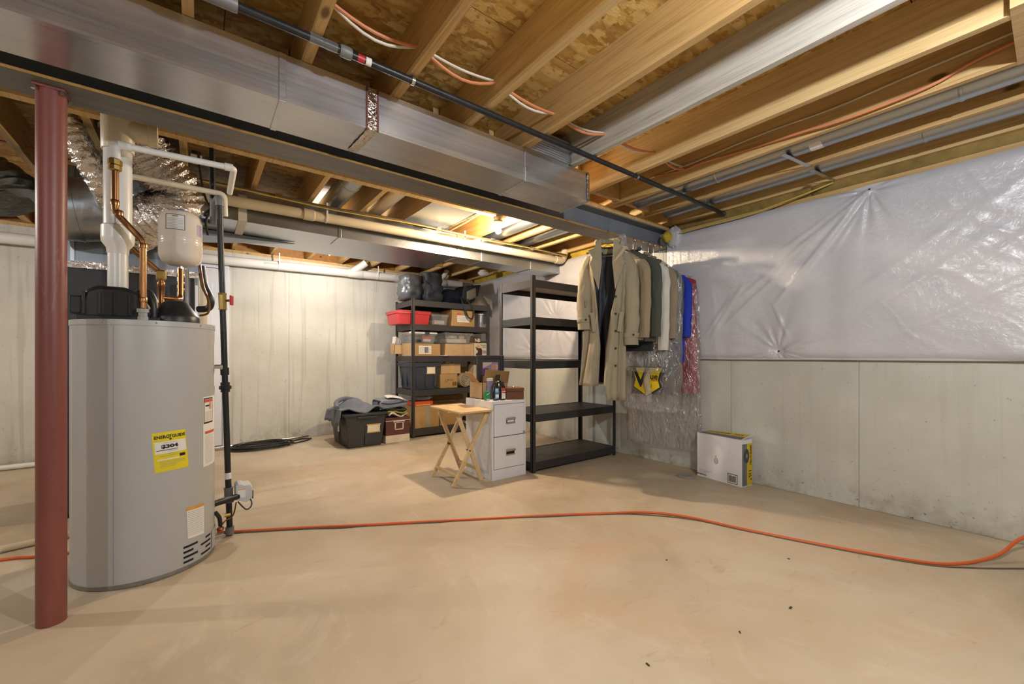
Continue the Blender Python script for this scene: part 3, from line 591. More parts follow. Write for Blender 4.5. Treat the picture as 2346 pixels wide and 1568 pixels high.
def etext(s, u, v, size, bold=0, sx=1):
    b = textmesh(s, size, Matrix.Identity(4), .0002, bold, 'CENTER', sx)
    W_, H_ = .139, .199
    return b.map(lambda x, y_, z: em(u + x / W_, v - y_ / H_, .0016 + z))
obj('label_text', etext('ENERG', .27, .125, .0215, .0007, .92), INK, el)
obj('label_text', etext('GUIDE', .77, .125, .0215, .0007, .92), INK, el)
obj('label_text', etext('$304', .47, .37, .024, .0012, 1.4), INK, el)
obj('label_arrow', erect(.50, .52, .07, .19, .0016), INK, el)
obj('label_arrow', B().add([em(.455, .175, .0016), em(.565, .175, .0016), em(.51, .225, .0016)], [(0, 2, 1)]), INK, el)
obj('label_arrow', B().add([em(.46, .07, .0016), em(.475, .065, .0016), em(.515, .115, .0016), em(.55, .06, .0016), em(.565, .065, .0016), em(.515, .14, .0016)], [(0, 5, 2, 1), (2, 5, 4, 3)]), INK, el)
# warning label
wl_ = obj('warning_label', patch(-36, -8, .512, .897, .0008), PAPER, h)
obj('label_border', patch(-35, -17.5, .883, .889, .0013), INK, wl_)
obj('label_border', patch(-35, -17.5, .748, .756, .0013), INK, wl_)
obj('label_border', patch(-35.2, -34.2, .748, .889, .0013), INK, wl_)
obj('label_border', patch(-18.2, -17.4, .748, .889, .0013), INK, wl_)
obj('label_band', patch(-34, -18.6, .865, .881, .0013), LRED, wl_)
obj('label_picture', patch(-26, -21, .825, .862, .0013), SKIN, wl_)
obj('label_picture', patch(-32.5, -25, .842, .85, .0015), INK, wl_)
obj('label_band', patch(-33, -12, .69, .705, .0013), LRED, wl_)
for k in range(9): obj('label_rule', patch(-33, -19.5, .81 - k * .0068, .8115 - k * .0068, .0013), LGRY, wl_)
for k in range(20): obj('label_rule', patch(-33, -12 - 3 * (k % 3), .678 - k * .0078, .6795 - k * .0078, .0013), LGRY, wl_)
# operating label
ol = obj('notice_label', patch4([(-55.2, .325), (-34.7, .317), (-34.7, .149), (-53.9, .160)], .0008), PAPER, h)
obj('label_band', patch4([(-55.2, .325), (-34.7, .317), (-34.7, .300), (-55.1, .308)], .0013), LORG, ol)
for k in range(14): obj('label_rule', patch4([(-54, .298 - k * .0095), (-36, .291 - k * .0095), (-36, .2895 - k * .0095), (-54, .2965 - k * .0095)], .0013), LGRY, ol)
# vents
for a0, a1, z in ((-58, -43, .115), (-58, -48, .089), (-58, -43, .063), (-58, -48, .037), (-32, -23, .115), (-39, -23, .089), (-32, -23, .063), (-39, -23, .037)):
    obj('vent_slot', B().grid(lambda u, v: onc(a0 + (a1 - a0) * u, z + .011 * v * (1 - .0 * u), .0009), 8, 1), DARK, h)
obj('access_door', patch(-20, 8, .03, .13, .004), HEAT, h, solid=.004)
obj('spec_sticker', patch(-12, 2, .95, 1.2, .001), PAPER, h)
obj('thermo_knob', B().lathe([(.012, 0), (.012, .03), (.018, .032), (.018, .04)], (onc(-8, 0, 0)[0], onc(-8, 0, 0)[1], 1.06), 14, 'x'), CHROME, h)
# power vent blower on top
bl = obj('blower', B().prism([(-.46, 1.302), (-.20, 1.302), (-.20, 1.38), (-.24, 1.45), (-.30, 1.475), (-.40, 1.475), (-.445, 1.45), (-.46, 1.40)], 'y', 2.88, 3.10), BLK, h, bevel=.02, smooth=True)
obj('motor_box', B().box(-.50, -.45, 2.90, 3.06, 1.33, 1.42), BLK, bl, bevel=.008)
obj('blower_foot', B().box(-.47, -.16, 2.86, 3.12, 1.301, 1.325), BLK, bl, bevel=.005)
obj('outlet', B().lathe([(.03, 1.35), (.05, 1.37), (.05, 1.40), (.047, 1.42)], (-.337, 3.0, 0), 20), BLK, bl, smooth=True)
for k in range(4): obj('rib', B().box(-.45 + k * .055, -.44 + k * .055, 2.872, 2.885, 1.33, 1.44), BLK, bl)
obj('hose_clamp', B().lathe([(.0505, 1.408), (.0505, 1.424)], (-.337, 3.0, 0), 24), CHROME, bl, smooth=True)
obj('intake_elbow', B().tube(bend([(-.27, 2.98, 1.44), (-.22, 2.95, 1.47), (-.19, 2.93, 1.40), (-.19, 2.93, 1.32)], .05, 6), .026, 14), BLK, bl, smooth=True)
obj('cone_cover', B().lathe([(.11, 1.302), (.11, 1.335), (.105, 1.345), (.055, 1.42), (.04, 1.43)], (-.10, 2.99, 0), 28), BLK, h, smooth=True)

# ---------------------------------------------------------------- white vent pipe
vp = thing('vent_pipe', 'thick white plastic vent pipe with reducer rising from the heater blower', 'pipe', (-.337, 3.0, 1.42))
obj('lower_pipe', B().lathe([(.041, 1.415), (.041, 1.70)], (-.337, 3.0, 0), 24), PVC, vp, smooth=True)
obj('reducer', B().lathe([(.043, 1.66), (.046, 1.69), (.065, 1.72), (.067, 1.74), (.067, 1.80), (.060, 1.808)], (-.337, 3.0, 0), 28), PVC, vp, smooth=True)
obj('upper_pipe', B().lathe([(.057, 1.79), (.057, 2.25)], (-.337, 3.0, 0), 28), PVC, vp, smooth=True)
obj('tee', B().lathe([(.064, 2.20), (.067, 2.205), (.067, 2.40), (.06, 2.44)], (-.337, 3.0, 0), 28).lathe([(.05, 0), (.05, .12), (.056, .125), (.056, .16)], (-.337, 3.0, 2.325), 22, 'x'), PVCC, vp, smooth=True)

# ---------------------------------------------------------------- copper lines and plastic risers
hp = thing('hot_water_pipe', 'copper pipe with brass fitting rising from the heater top', 'pipe', (-.236, 2.86, 1.31))
yy = 2.86
obj('nipple', B().lathe([(.018, 1.303), (.026, 1.305), (.026, 1.325), (.022, 1.326), (.022, 1.345), (.03, 1.346), (.03, 1.365), (.016, 1.37)], (-.226, yy, 0), 10), CHROME, hp)
obj('pipe', B().tube(bend([(-.226, yy, 1.36), (-.226, yy, 1.715), (-.332, yy, 1.845), (-.332, yy, 2.06)], .025, 5), .0145, 14), COPPER, hp, smooth=True)
for z in (1.68, 1.83, 1.88, 1.40): obj('collar', B().lathe([(.0175, 0), (.018, .006), (.018, .02), (.0155, .026)], (-.226 if z < 1.7 else (-.318 if z == 1.83 else -.332), yy, z), 14), COPPER, hp, smooth=True)
obj('brass_union', B().lathe([(.018, 2.05), (.026, 2.055), (.026, 2.075), (.022, 2.078), (.028, 2.08), (.028, 2.105), (.018, 2.11)], (-.332, yy, 0), 8), BRASS, hp)
obj('plastic_riser', B().tube(bend([(-.332, yy, 2.10), (-.332, yy, 2.185), (.165, yy, 2.20), (.165, yy + .1, 2.20), (.160, yy + .32, 2.16)], .03, 6), .0165, 14), PVC, hp, smooth=True)
for p, q in (((-.332, yy, 2.11), (-.332, yy, 2.17)), ((-.32, yy, 2.186), (-.27, yy, 2.187)), ((.12, yy, 2.199), (.16, yy, 2.2))): obj('socket', B().tube([p, q], .0215, 14), PVC, hp, smooth=True)
cw = thing('cold_water_pipe', 'copper pipe and tee feeding the ivory expansion tank', 'pipe', (-.15, 3.2, 1.31))
y2 = 3.14
obj('pipe', B().tube(bend([(-.17, y2, 1.32), (-.17, y2, 1.60), (-.31, y2, 1.74), (-.31, y2, 2.06)], .025, 5), .0145, 14), COPPER, cw, smooth=True)
obj('tee', B().lathe([(.018, 1.385), (.019, 1.39), (.019, 1.41), (.0165, 1.415), (.0165, 1.52), (.019, 1.525), (.019, 1.545), (.0175, 1.55)], (-.17, y2, 0), 14), COPPER, cw, smooth=True)
obj('branch', B().tube(bend([(-.17, y2, 1.46), (-.09, y2 + .02, 1.46), (-.085, 3.24, 1.47), (-.085, 3.27, 1.68)], .03, 5), .0145, 14), COPPER, cw, smooth=True)
for z in (1.52, 1.56, 1.61): obj('collar', B().lathe([(.0175, 0), (.0185, .005), (.0185, .018), (.0155, .022)], (-.085, 3.268, z), 14), COPPER, cw, smooth=True)
obj('ball_valve', B().lathe([(.02, 0), (.024, .01), (.024, .05), (.02, .06)], (-.17, y2, 1.56), 10), BRASS, cw)
obj('plastic_riser', B().tube(bend([(-.31, y2, 2.05), (-.31, y2, 2.13), (.13, y2, 2.13), (.135, y2 + .02, 2.0)], .03, 6), .0165, 14), PVCC, cw, smooth=True)
tk = thing('expansion_tank', 'small ivory expansion tank with label hung above the heater', 'tank', (-.085, 3.27, 1.68))
obj('shell', B().lathe([(.02, 1.675), (.06, 1.68), (.095, 1.70), (.108, 1.735), (.108, 1.80), (.1095, 1.803), (.108, 1.806), (.108, 1.83), (.1095, 1.833), (.108, 1.836), (.108, 1.95), (.10, 1.985), (.07, 2.003), (.02, 2.008)], (-.085, 3.27, 0), 40), TANK, tk, smooth=True, ang=60)
def tkp(a0, a1, z0, z1, dr): return B().grid(lambda u, v: (-.085 + (.108 + dr) * math.cos(R(a0 + (a1 - a0) * u)), 3.27 + (.108 + dr) * math.sin(R(a0 + (a1 - a0) * u)), z0 + (z1 - z0) * v), 8, 1)
tl = obj('label', tkp(-128, -78, 1.875, 1.965, .0008), PAPER, tk)
for a0, a1, z0, z1 in ((-128, -78, 1.962, 1.965), (-128, -78, 1.875, 1.878), (-128, -126.5, 1.875, 1.965), (-79.5, -78, 1.875, 1.965), (-110, -95, 1.952, 1.956)): obj('label_border', tkp(a0, a1, z0, z1, .0014), INK, tl)
for k in range(7): obj('label_rule', tkp(-124, -84, 1.885 + k * .009, 1.8865 + k * .009, .0014), LGRY, tl)
obj('side_label', tkp(-42, -20, 1.86, 1.93, .0008), LAV, tk)
obj('blue_cap', B().lathe([(.045, 1.998), (.045, 2.012), (.03, 2.018)], (-.085, 3.27, 0), 20), BLUEC, tk, smooth=True)
obj('stem', B().lathe([(.016, 1.66), (.016, 1.682)], (-.085, 3.268, 0), 12), CHROME, tk)

# ---------------------------------------------------------------- gas drop with drip leg and control valve
gd = thing('gas_drop_pipe', 'vertical black gas pipe with red shutoff valve beside the heater', 'pipe', (.155, 3.12, 0))
top = (.105, 3.13, 2.08); bot = (.158, 3.13, .035)
pl = lambda t: Vector(bot).lerp(Vector(top), t)
obj('pipe', B().tube([bot, top], .0165, 16), BLKPIPE, gd, smooth=True)
obj('top_elbow', B().tube(bend([pl(.985), (.104, 3.13, 2.10), (.088, 3.19, 2.09), (.085, 3.24, 2.06)], .03, 6), .022, 14), STEEL, gd, smooth=True)
obj('tee', B().tube([(.082, 3.25, 2.12), (.082, 3.25, 1.96)], .023, 14), STEEL, gd, smooth=True)
obj('riser', B().tube([(.075, 3.25, 2.10), (.07, 3.25, 2.44)], .0165, 12), BLKPIPE, gd, smooth=True)
obj('union', B().tube([pl(.422), pl(.430), pl(.431), pl(.441), pl(.442), pl(.452)], [.024, .024, .032, .032, .024, .024], 8), BLKPIPE, gd)
obj('coupling', B().tube([pl(.474), pl(.496)], .023, 14), BLKPIPE, gd, smooth=True)
obj('drip_cap', B().tube([pl(-.012), pl(.01)], .024, 14), STEEL, gd, smooth=True)
obj('drip_tee', B().tube([pl(.085), pl(.09), pl(.125), pl(.13)], [.027, .023, .023, .027], 14), STEEL, gd, smooth=True)
obj('pipe_sticker', B().tube([pl(.157), pl(.176)], .0172, 14), PAPER, gd, smooth=True)
sv = obj('shutoff_valve', B().tube([pl(.672), pl(.678), pl(.716), pl(.722)], [.023, .021, .021, .023], 8), BRASS, gd)
c = pl(.70); ob = B().tube([c, c + Vector((.035, -.02, 0))], .008, 8); obj('stem', ob, BRASS, sv)
obj('handle', B().obox(c + Vector((.045, -.026, .002)), (.012, .03, .06), R(-30)), REDV, sv, bevel=.004)
gv = thing('gas_control_valve', 'pale grey gas control box on the side of the heater', 'valve', (.19, 3.10, .2))
obj('nipple', B().tube([(.07, 3.02, .245), (.20, 3.10, .245)], .018, 12), BLK, gv, smooth=True)
obj('housing', B().prism([(.185, .225), (.245, .20), (.275, .225), (.275, .29), (.262, .31), (.225, .312), (.22, .32), (.20, .32), (.185, .31)], 'y', 3.09, 3.20), VALVE, gv, bevel=.006)
obj('housing_label', B().box(.197, .238, 3.088, 3.0895, .235, .29), PAPER, gv)
obj('housing_stripe', B().box(.197, .238, 3.087, 3.0892, .284, .289), LORG, gv)
obj('lever', B().box(.275, .281, 3.10, 3.115, .215, .265), BLK, gv)
obj('cable_loop', B().tube(smoothpath([(.20, 3.12, .205), (.24, 3.08, .16), (.27, 3.09, .175), (.265, 3.11, .21), (.23, 3.13, .215)], 6), .004, 6), WIREK, gv, smooth=True)
obj('burner_tube', B().tube(smoothpath([(.08, 2.97, .21), (.10, 2.98, .17), (.105, 2.99, .12)], 5), .011, 8), BLK, gv, smooth=True)
obj('burner_tube', B().tube(smoothpath([(.19, 3.1, .21), (.17, 3.04, .15), (.13, 3.0, .14), (.105, 2.99, .11)], 5), .004, 6), COPPER, gv, smooth=True)
obj('brass_nut', B().lathe([(.011, 0), (.011, .03)], (.125, 2.99, .175), 6, 'x'), BRASS, gv)
obj('igniter', B().lathe([(.015, 0), (.02, .008), (.015, .02)], (.105, 2.98, .095), 12), COPPER, gv)
obj('drain_valve', B().tube([(.06, 2.95, .075), (.12, 2.97, .072)], .010, 10), CHROME, h, smooth=True)

# ---------------------------------------------------------------- furnace, plenum, flexible ducts behind the heater
fu = thing('furnace', 'dark charcoal furnace cabinet under a sheet metal plenum behind the heater', 'furnace', (-.36, 4.45, 0))
obj('cabinet', B().box(-.74, -.02, 4.12, 4.80, .03, 1.74), FURN, fu, bevel=.006)
obj('cabinet_base', B().box(-.73, -.03, 4.14, 4.78, 0, .03), DARK, fu)
obj('plenum', B().box(-.75, .02, 4.11, 4.81, 1.775, 2.44), GALVP, fu, bevel=.003)
obj('plenum_corner', B().box(-.70, -.68, 4.098, 4.11, 1.78, 2.43), GALV2, fu)
obj('plenum_tape', B().grid(lambda u, v: (-.76 + .80 * u, 4.108 - .004 * nz(u * 20, v * 5), 1.735 + .05 * v), 40, 3), FTAPE, fu, smooth=True)
obj('access_panel', B().box(-.70, -.06, 4.112, 4.12, .1, .9), FURN, fu, bevel=.004)
obj('side_pipe', B().lathe([(.03, 0), (.03, 1.75)], (.03, 3.98, 0), 18), PVCC, fu, smooth=True)
rt_ = thing('return_elbow', 'big rounded sheet metal duct elbow above the furnace', 'duct', (-.62, 3.85, 1.9))
rings = []
for k in range(17):
    a = R(90 * k / 16); cx, cz = -.62, 2.36; rr = .30
    p = Vector((cx - .35 + (rr) * math.sin(a) * 1.2, 3.92, cz - rr + rr * (1 - math.cos(a)) * .0 - .02)); 
for k in range(13):
    a = R(-10 + 100 * k / 12); rad = .27
    c0 = Vector((-.66 + .34 * math.sin(a), 3.86, 2.40 - .38 * math.cos(a) + .05)); t = Vector((math.cos(a), 0, math.sin(a))); n_ = Vector((math.sin(a), 0, -math.cos(a)))
    rings.append([c0 + (n_ * math.cos(2 * math.pi * j / 32) * .2 + Vector((0, 1, 0)) * math.sin(2 * math.pi * j / 32) * .2) for j in range(32)])
obj('elbow', B().loft(rings), GALV2, rt_, smooth=True)
for k in (2, 5, 8, 11): obj('gore_seam', B().loft([[p + (p - sum(rings[k], Vector()) / 32) * .02 + Vector((0, 0, 0)) for p in rings[k]], [p + (p - sum(rings[k], Vector()) / 32) * .02 + (rings[k + 1][j] - rings[k][j]) * .12 for j, p in enumerate(rings[k])]], True, False), GALV2, rt_, smooth=True)
def flex(label, path, r, seed, m=FOIL):
    P = smoothpath(path, 20); rs = []
    for i in range(len(P)): rs.append(r * (1 + .06 * math.sin(i * 1.57) + .03 * nz(i * .6, seed)))
    b = B().tube(P, rs, 48)
    b.map(lambda x, y_, z: (x + .009 * nz(x * 26, y_ * 26, z * 26 + seed), y_ + .009 * nz(x * 26 + 5, y_ * 26, z * 26), z + .009 * nz(x * 26, y_ * 26 + 5, z * 26)))
    t = thing('flexible_duct', label, 'duct', P[-1])
    obj('sleeve', b, m, t, smooth=True, ang=50)
    obj('band', B().tube([P[-3], P[-2]], r * 1.06, 24), CHROME, t, smooth=True)
    return t
flex('narrow crinkled foil flexible duct slanting down behind the column', [(-.66, 3.40, 2.62), (-.62, 3.42, 2.50), (-.54, 3.46, 2.33), (-.47, 3.55, 2.17), (-.42, 3.75, 2.05)], .066, 1)
flex('fat crinkled foil flexible duct bulging behind the white vent pipe', [(-.36, 3.44, 2.66), (-.32, 3.46, 2.52), (-.24, 3.50, 2.37), (-.13, 3.55, 2.24), (-.14, 3.62, 2.12), (-.28, 3.78, 2.05), (-.38, 3.98, 2.02)], .15, 6)
flex('dusty grey flexible duct running along the joists left of the column', [(-2.2, 4.2, 2.32), (-1.7, 4.15, 2.30), (-1.25, 4.05, 2.28), (-1.0, 3.98, 2.20), (-.92, 3.95, 2.08)], .15, 3, mat('dull_foil', '7c7a72', .35, .8, .2, 8, bump=.6, bscale=30, bd=.01))
ls = thing('line_set', 'black insulated refrigerant lines beside the furnace', 'pipe', (.06, 3.6, 1.3))
obj('insulated_line', B().tube(smoothpath([(.02, 3.62, 1.75), (.035, 3.6, 1.62), (.07, 3.58, 1.52), (.06, 3.6, 1.46), (0, 3.64, 1.45)], 6), .022, 12), BLK, ls, smooth=True)
obj('copper_line', B().tube(smoothpath([(.01, 3.56, 1.75), (.03, 3.55, 1.6), (.06, 3.54, 1.5), (.055, 3.54, 1.42), (.01, 3.56, 1.40)], 6), .007, 8), COPPER, ls, smooth=True)
obj('steel_line', B().tube([(-.06, 3.62, 1.25), (-.06, 3.62, 1.72)], .011, 10), CHROME, ls, smooth=True)
obj('steel_line', B().tube([(-.10, 3.62, .0), (-.10, 3.62, 1.72)], .016, 10), GALV2, ls, smooth=True)
cb = thing('hanging_cables', 'tangle of black low-voltage cable beside the foil duct', 'cable', (.05, 3.4, 2.0))
obj('bundle', B().tube(smoothpath([(.0, 3.4, 2.46), (.02, 3.38, 2.25), (.05, 3.36, 2.12), (.09, 3.34, 2.06), (.03, 3.33, 2.03), (.07, 3.32, 2.08), (.04, 3.31, 1.99), (.05, 3.3, 1.9)], 6), .007, 8), WIREK, cb, smooth=True)
obj('bracket', B().obox((.03, 3.33, 1.995), (.12, .03, .025), R(20)), BLK, cb)
jb = thing('junction_box', 'small white switch box fixed to the joist above the foil duct', 'switch', (-.02, 3.45, 2.42))
obj('plate', B().box(-.04, .02, 3.44, 3.47, 2.40, 2.455), PVC, jb, bevel=.003)
obj('clamp', B().box(-.035, .015, 3.43, 3.475, 2.455, 2.475), BLK, jb)

# ---------------------------------------------------------------- things lying on the floor
def cord(pts, k=8): return smoothpath(pts, k)
ec = cord([(.10, 3.22, .008), (.157, 3.174, .008), (.557, 2.955, .008), (.9, 2.75, .008), (1.283, 2.537, .008), (1.6, 2.36, .008), (1.937, 2.166, .008), (2.25, 1.97, .008), (2.545, 1.776, .008), (2.70, 1.55, .008), (2.795, 1.232, .008), (2.947, .811, .008), (3.107, .465, .008), (3.261, .318, .008), (3.5, .2, .03), (3.7, .12, .10), (3.85, -.05, .2), (3.88, -.4, .32)])
obj('extension_cord', B().tube(ec, .0085, 8), ORANGE, label='orange extension cord snaking across the open concrete floor', cat='cord', smooth=True)
obj('thin_cable', B().tube(cord([(.157, 3.16, .004), (.557, 2.94, .004), (.75, 2.815, .004), (1.0, 2.70, .004), (1.283, 2.522, .004), (1.5, 2.43, .004), (1.937, 2.15, .004), (2.2, 2.0, .004), (2.48, 1.79, .004), (2.69, 1.52, .004), (2.785, 1.232, .004), (2.937, .811, .004), (3.09, .46, .004), (3.25, .28, .004), (3.5, .08, .004), (3.85, -.2, .004)]), .004, 6), mat('thin_grey_cable', '6b5a4c', .6), label='thin grey cable lying alongside the orange extension cord', cat='cable', smooth=True)
obj('extension_cord', B().tube(cord([(-2.2, 3.9, .008), (-1.4, 3.6, .008), (-.862, 3.491, .008), (-.73, 3.434, .008), (-.587, 3.383, .008), (-.45, 3.36, .008)]), .008, 8), ORANGE, label='orange cord on the floor behind the red column', cat='cord', smooth=True)
obj('floor_pipe', B().tube([(-2.2, 3.4, .02), (-.898, 3.638, .02), (-.30, 3.76, .02)], .02, 12), PVCC, label='cream plastic pipe lying on the floor behind the column', cat='pipe', smooth=True)
obj('wall_pipe', B().tube([(-4.5, 6.2, .03), (-.78, 6.24, .03)], .026, 12), PVC, label='white pipe lying along the foot of the far wall', cat='pipe', smooth=True)
co = []
for k in range(230):
    a = k * .23; rr = .20 + .05 * nz(k * .09, 2) + .03 * math.sin(k * .05)
    co.append((.62 + rr * 1.45 * math.cos(a) + .05 * nz(k * .05, 7), 5.92 + rr * .9 * math.sin(a), .012 + .035 * (k / 230) + .02 * abs(nz(k * .12, 4))))
co += [(1.0, 5.9, .012), (1.15, 6.0, .012), (1.22, 6.10, .012), (1.1, 6.14, .012), (.95, 6.02, .012)]
obj('coiled_cable', B().tube(co, .0085, 6), WIREK, label='loose coil of black cable on the floor by the far wall', cat='cable', smooth=True)
obj('metal_tube', B().tube([(.12, 6.02, .03), (1.20, 6.20, .03)], .02, 12), CHROME, label='metal conduit tube lying beneath the coiled black cable', cat='tube', smooth=True)
obj('plastic_disc', B().lathe([(.075, .001), (.078, .004), (.07, .012), (.01, .014)], (3.62, 2.10, 0), 24), FILMD, label='crumpled clear plastic disc on the floor beside the white carton', cat='plastic', smooth=True)
for k, (x, y_, s) in enumerate(((2.1, .72, .02), (1.75, .78, .012), (1.3, .9, .015), (2.6, .9, .012), (2.05, 1.3, .01))):
    obj('floor_crumb', B().obox((x, y_, .002), (s, s * .4, .003), R(40 * k)), OLV, label='tiny dark crumb of debris on the open concrete floor', cat='debris', group='floor crumbs')

# ---------------------------------------------------------------- shelving units
def rack(label, x0, x1, y0, y1, tops, H_, bh):
    t = thing('shelving_unit', label, 'shelves', ((x0 + x1) / 2, (y0 + y1) / 2, 0))
    p = .038; th = .004
    for sx, xx in ((1, x0), (-1, x1)):
        for sy, yv in ((1, y0), (-1, y1)):
            b = B().box(*sorted((xx, xx + sx * p)), *sorted((yv, yv + sy * th)), 0, H_).box(*sorted((xx, xx + sx * th)), *sorted((yv, yv + sy * p)), 0, H_)
            obj('upright', b, STEELR, t)
    for z in tops:
        for yv, s in ((y0, 1), (y1, -1)):
            obj('shelf_beam', B().box(x0 + .006, x1 - .006, *sorted((yv + s * .004, yv + s * .012)), z - bh, z).box(x0 + .01, x1 - .01, *sorted((yv + s * .012, yv + s * .03)), z - bh * .5, z - bh * .5 + .003), STEELR, t)
        for xx, s in ((x0, 1), (x1, -1)):
            obj('shelf_beam', B().box(*sorted((xx + s * .004, xx + s * .012)), y0 + .006, y1 - .006, z - bh, z), STEELR, t)
        sb = obj('shelf_board', B().box(x0 + .014, x1 - .014, y0 + .014, y1 - .014, z - .009, z - .004), RBOARD, t)
        obj('board_underside', B().box(x0 + .014, x1 - .014, y0 + .014, y1 - .014, z - .018, z - .0095), RUNDER, sb)
    return t
rack('empty black metal shelving unit standing beside the white filing cabinet', 2.549, 3.775, 3.035, 3.58, [1.86, 1.50, 1.075, .56, .10], 1.90, .075)
SX0, SX1, SY0, SY1 = 2.33, 3.60, 5.325, 5.93
T1 = [1.90, 1.565, 1.125, .655, .11]
rack('dark metal shelving unit packed with bins and boxes in the corner', SX0, SX1, SY0, SY1, T1, 1.925, .082)

def carton(label, x0, x1, y0, y1, z0, z1, m=CARD, tape=None, lab=None, group=None, name='cardboard_box', seam=True):
    t = thing(name, label, 'box', ((x0 + x1) / 2, (y0 + y1) / 2, z0), group=group)
    e = .001
    obj('body', B().box(x0, x1, y0, y1, z0 + e, z1 - .006), m, t, bevel=.003)
    xm = (x0 + x1) / 2; ym = (y0 + y1) / 2
    if seam:
        obj('flap', B().box(x0, x1, y0, ym - .001, z1 - .006, z1 - .001), m, t); obj('flap', B().box(x0, x1, ym + .001, y1, z1 - .006, z1 - .001), m, t)
    if tape: obj('tape', B().box(tape[0], tape[1], y0 - .0012, y0, z0 + .004, z1 - .002).box(tape[0], tape[1], y0, y1, z1 - .001, z1), tape[2], t)
    if lab:
        a, b_, c_, d_, mm = lab; l_ = obj('label', B().box(a, b_, y0 - .0016, y0, c_, d_), mm, t)
        for k in range(4): obj('label_rule', B().box(a + .01, b_ - .012 - .01 * (k % 2), y0 - .0024, y0 - .0016, c_ + (d_ - c_) * (.2 + .18 * k), c_ + (d_ - c_) * (.2 + .18 * k) + .004), LGRY, l_)
    return t
def bin_(label, x0, x1, y0, y1, z0, z1, m, lidm=None, tp=.025, name='storage_bin', lid=True, lidh=.022, cat='bin', ribs=0, wall_=.004):
    t = thing(name, label, cat, ((x0 + x1) / 2, (y0 + y1) / 2, z0)); z0 += .001
    def ring(k, z, ins=0):
        a, b_, c_, d_ = x0 + tp * (1 - k) + ins, x1 - tp * (1 - k) - ins, y0 + tp * (1 - k) + ins, y1 - tp * (1 - k) - ins; r = .02; P = []
        for cx, cy, s in ((b_ - r, d_ - r, 0), (a + r, d_ - r, 90), (a + r, c_ + r, 180), (b_ - r, c_ + r, 270)):
            for q in range(4): P.append((cx + r * math.cos(R(s + 30 * q)), cy + r * math.sin(R(s + 30 * q)), z))
        return P
    h_ = z1 - z0 - (lidh if lid else 0)
    obj('tub', B().loft([ring(0, z0), ring(.5, z0 + h_ * .5), ring(1, z0 + h_), ring(1, z0 + h_, wall_), ring(.5, z0 + h_ * .5, wall_), ring(0, z0 + wall_, wall_)]), m, t, smooth=True)
    obj('rim', B().loft([ring(1.25, z0 + h_ - .022), ring(1.5, z0 + h_ - .02), ring(1.5, z0 + h_), ring(1.2, z0 + h_)]), m, t, smooth=True)
    if lid: obj('lid', B().loft([ring(1.6, z0 + h_ + .001), ring(1.65, z0 + h_ + lidh * .6), ring(1.3, z0 + h_ + lidh), ring(.9, z0 + h_ + lidh * .75)]), lidm or m, t, smooth=True)
    for k in range(ribs):
        f = (k + .5) / ribs
        for yv, s in ((y0 + tp * .5, -1), ):
            obj('rib', B().box(x0 + (x1 - x0) * f - .012, x0 + (x1 - x0) * f + .012, yv - .008, yv + .004, z0 + .04, z0 + h_ - .03), m, t)
        obj('rib', B().box(x0 + tp * .5 - .008, x0 + tp * .5 + .004, y0 + (y1 - y0) * f - .012, y0 + (y1 - y0) * f + .012, z0 + .04, z0 + h_ - .03), m, t)
    return t
def pillow(cx, cy, z0, sx, sy, sz, seed, pinch=(), amp=.02, n=26, k=14, pw=.5):
    def f(u, v):
        a = 2 * math.pi * u; ph = math.pi * v; c_, s_ = math.cos(a), math.sin(a); sp = max(0, math.sin(ph)) ** pw
        def se(q): return math.copysign(abs(q) ** .7, q)
        z = z0 + sz * (1 - math.cos(ph)) / 2; pf = 1
        for pz in pinch: pf -= .13 * math.exp(-((z - pz) / .022) ** 2)
        w_ = amp * nz(c_ * 2.3 + seed, s_ * 2.3, v * 5)
        return (cx + (sx * pf + w_) * sp * se(c_), cy + (sy * pf + w_) * sp * se(s_), z)
    return B().grid(f, n, k)
# --- top shelf
z = T1[0]
q = thing('bagged_quilt', 'grey quilt in a shiny clear plastic bag on top of the packed shelves', 'bedding', (2.40, 5.60, z))
obj('quilt', pillow(2.40, 5.60, z + .012, .15, .20, .37, 1, [z + .08, z + .16, z + .24, z + .31], .03, 32, 24, .25), QUILT, q, smooth=True, ang=80)
obj('plastic_bag', pillow(2.39, 5.60, z + .003, .175, .215, .40, 3, [], .035, 36, 20, .25), FILMQ, q, smooth=True, ang=80)
q = thing('sleeping_bag', 'rolled slate grey sleeping bag standing on the packed shelves', 'bedding', (2.70, 5.55, z))
obj('roll', pillow(2.70, 5.55, z + .003, .175, .175, .43, 5, [z + .15, z + .27], .03, 36, 26, .2), BAGROLL, q, smooth=True, ang=80)
obj('tie_cord', B().tube(smoothpath([(2.54, 5.42, z + .35), (2.535, 5.40, z + .28), (2.55, 5.375, z + .24), (2.545, 5.37, z + .16), (2.56, 5.38, z + .08)], 6), .005, 6), BLKF, q, smooth=True)
q = thing('duffel_bag', 'dark navy soft bag lying on top of the packed shelves', 'bag', (3.08, 5.62, z))
obj('body', pillow(3.08, 5.62, z + .003, .21, .17, .235, 8, [], .035), NAVY, q, smooth=True, ang=80)
q = thing('shoulder_bag', 'black and khaki shoulder bag with strap dangling over the shelf edge', 'bag', (3.33, 5.56, z))
obj('body', pillow(3.33, 5.60, z + .003, .17, .16, .30, 12, [], .05), BLKF, q, smooth=True, ang=80)
obj('flap', B().grid(lambda u, v: (3.20 + .30 * u - .05 * v, 5.43 - .03 * math.sin(math.pi * u), z + .33 - .25 * v * (1 - .3 * u) - .05 * (1 - u)), 8, 6), BLKF, q, solid=.008, smooth=True)
obj('panel', B().grid(lambda u, v: (3.24 + .16 * u, 5.405 - .01 * math.sin(3 * u), z + .05 + .15 * v + .08 * u), 6, 6), SACK, q, solid=.006, smooth=True)
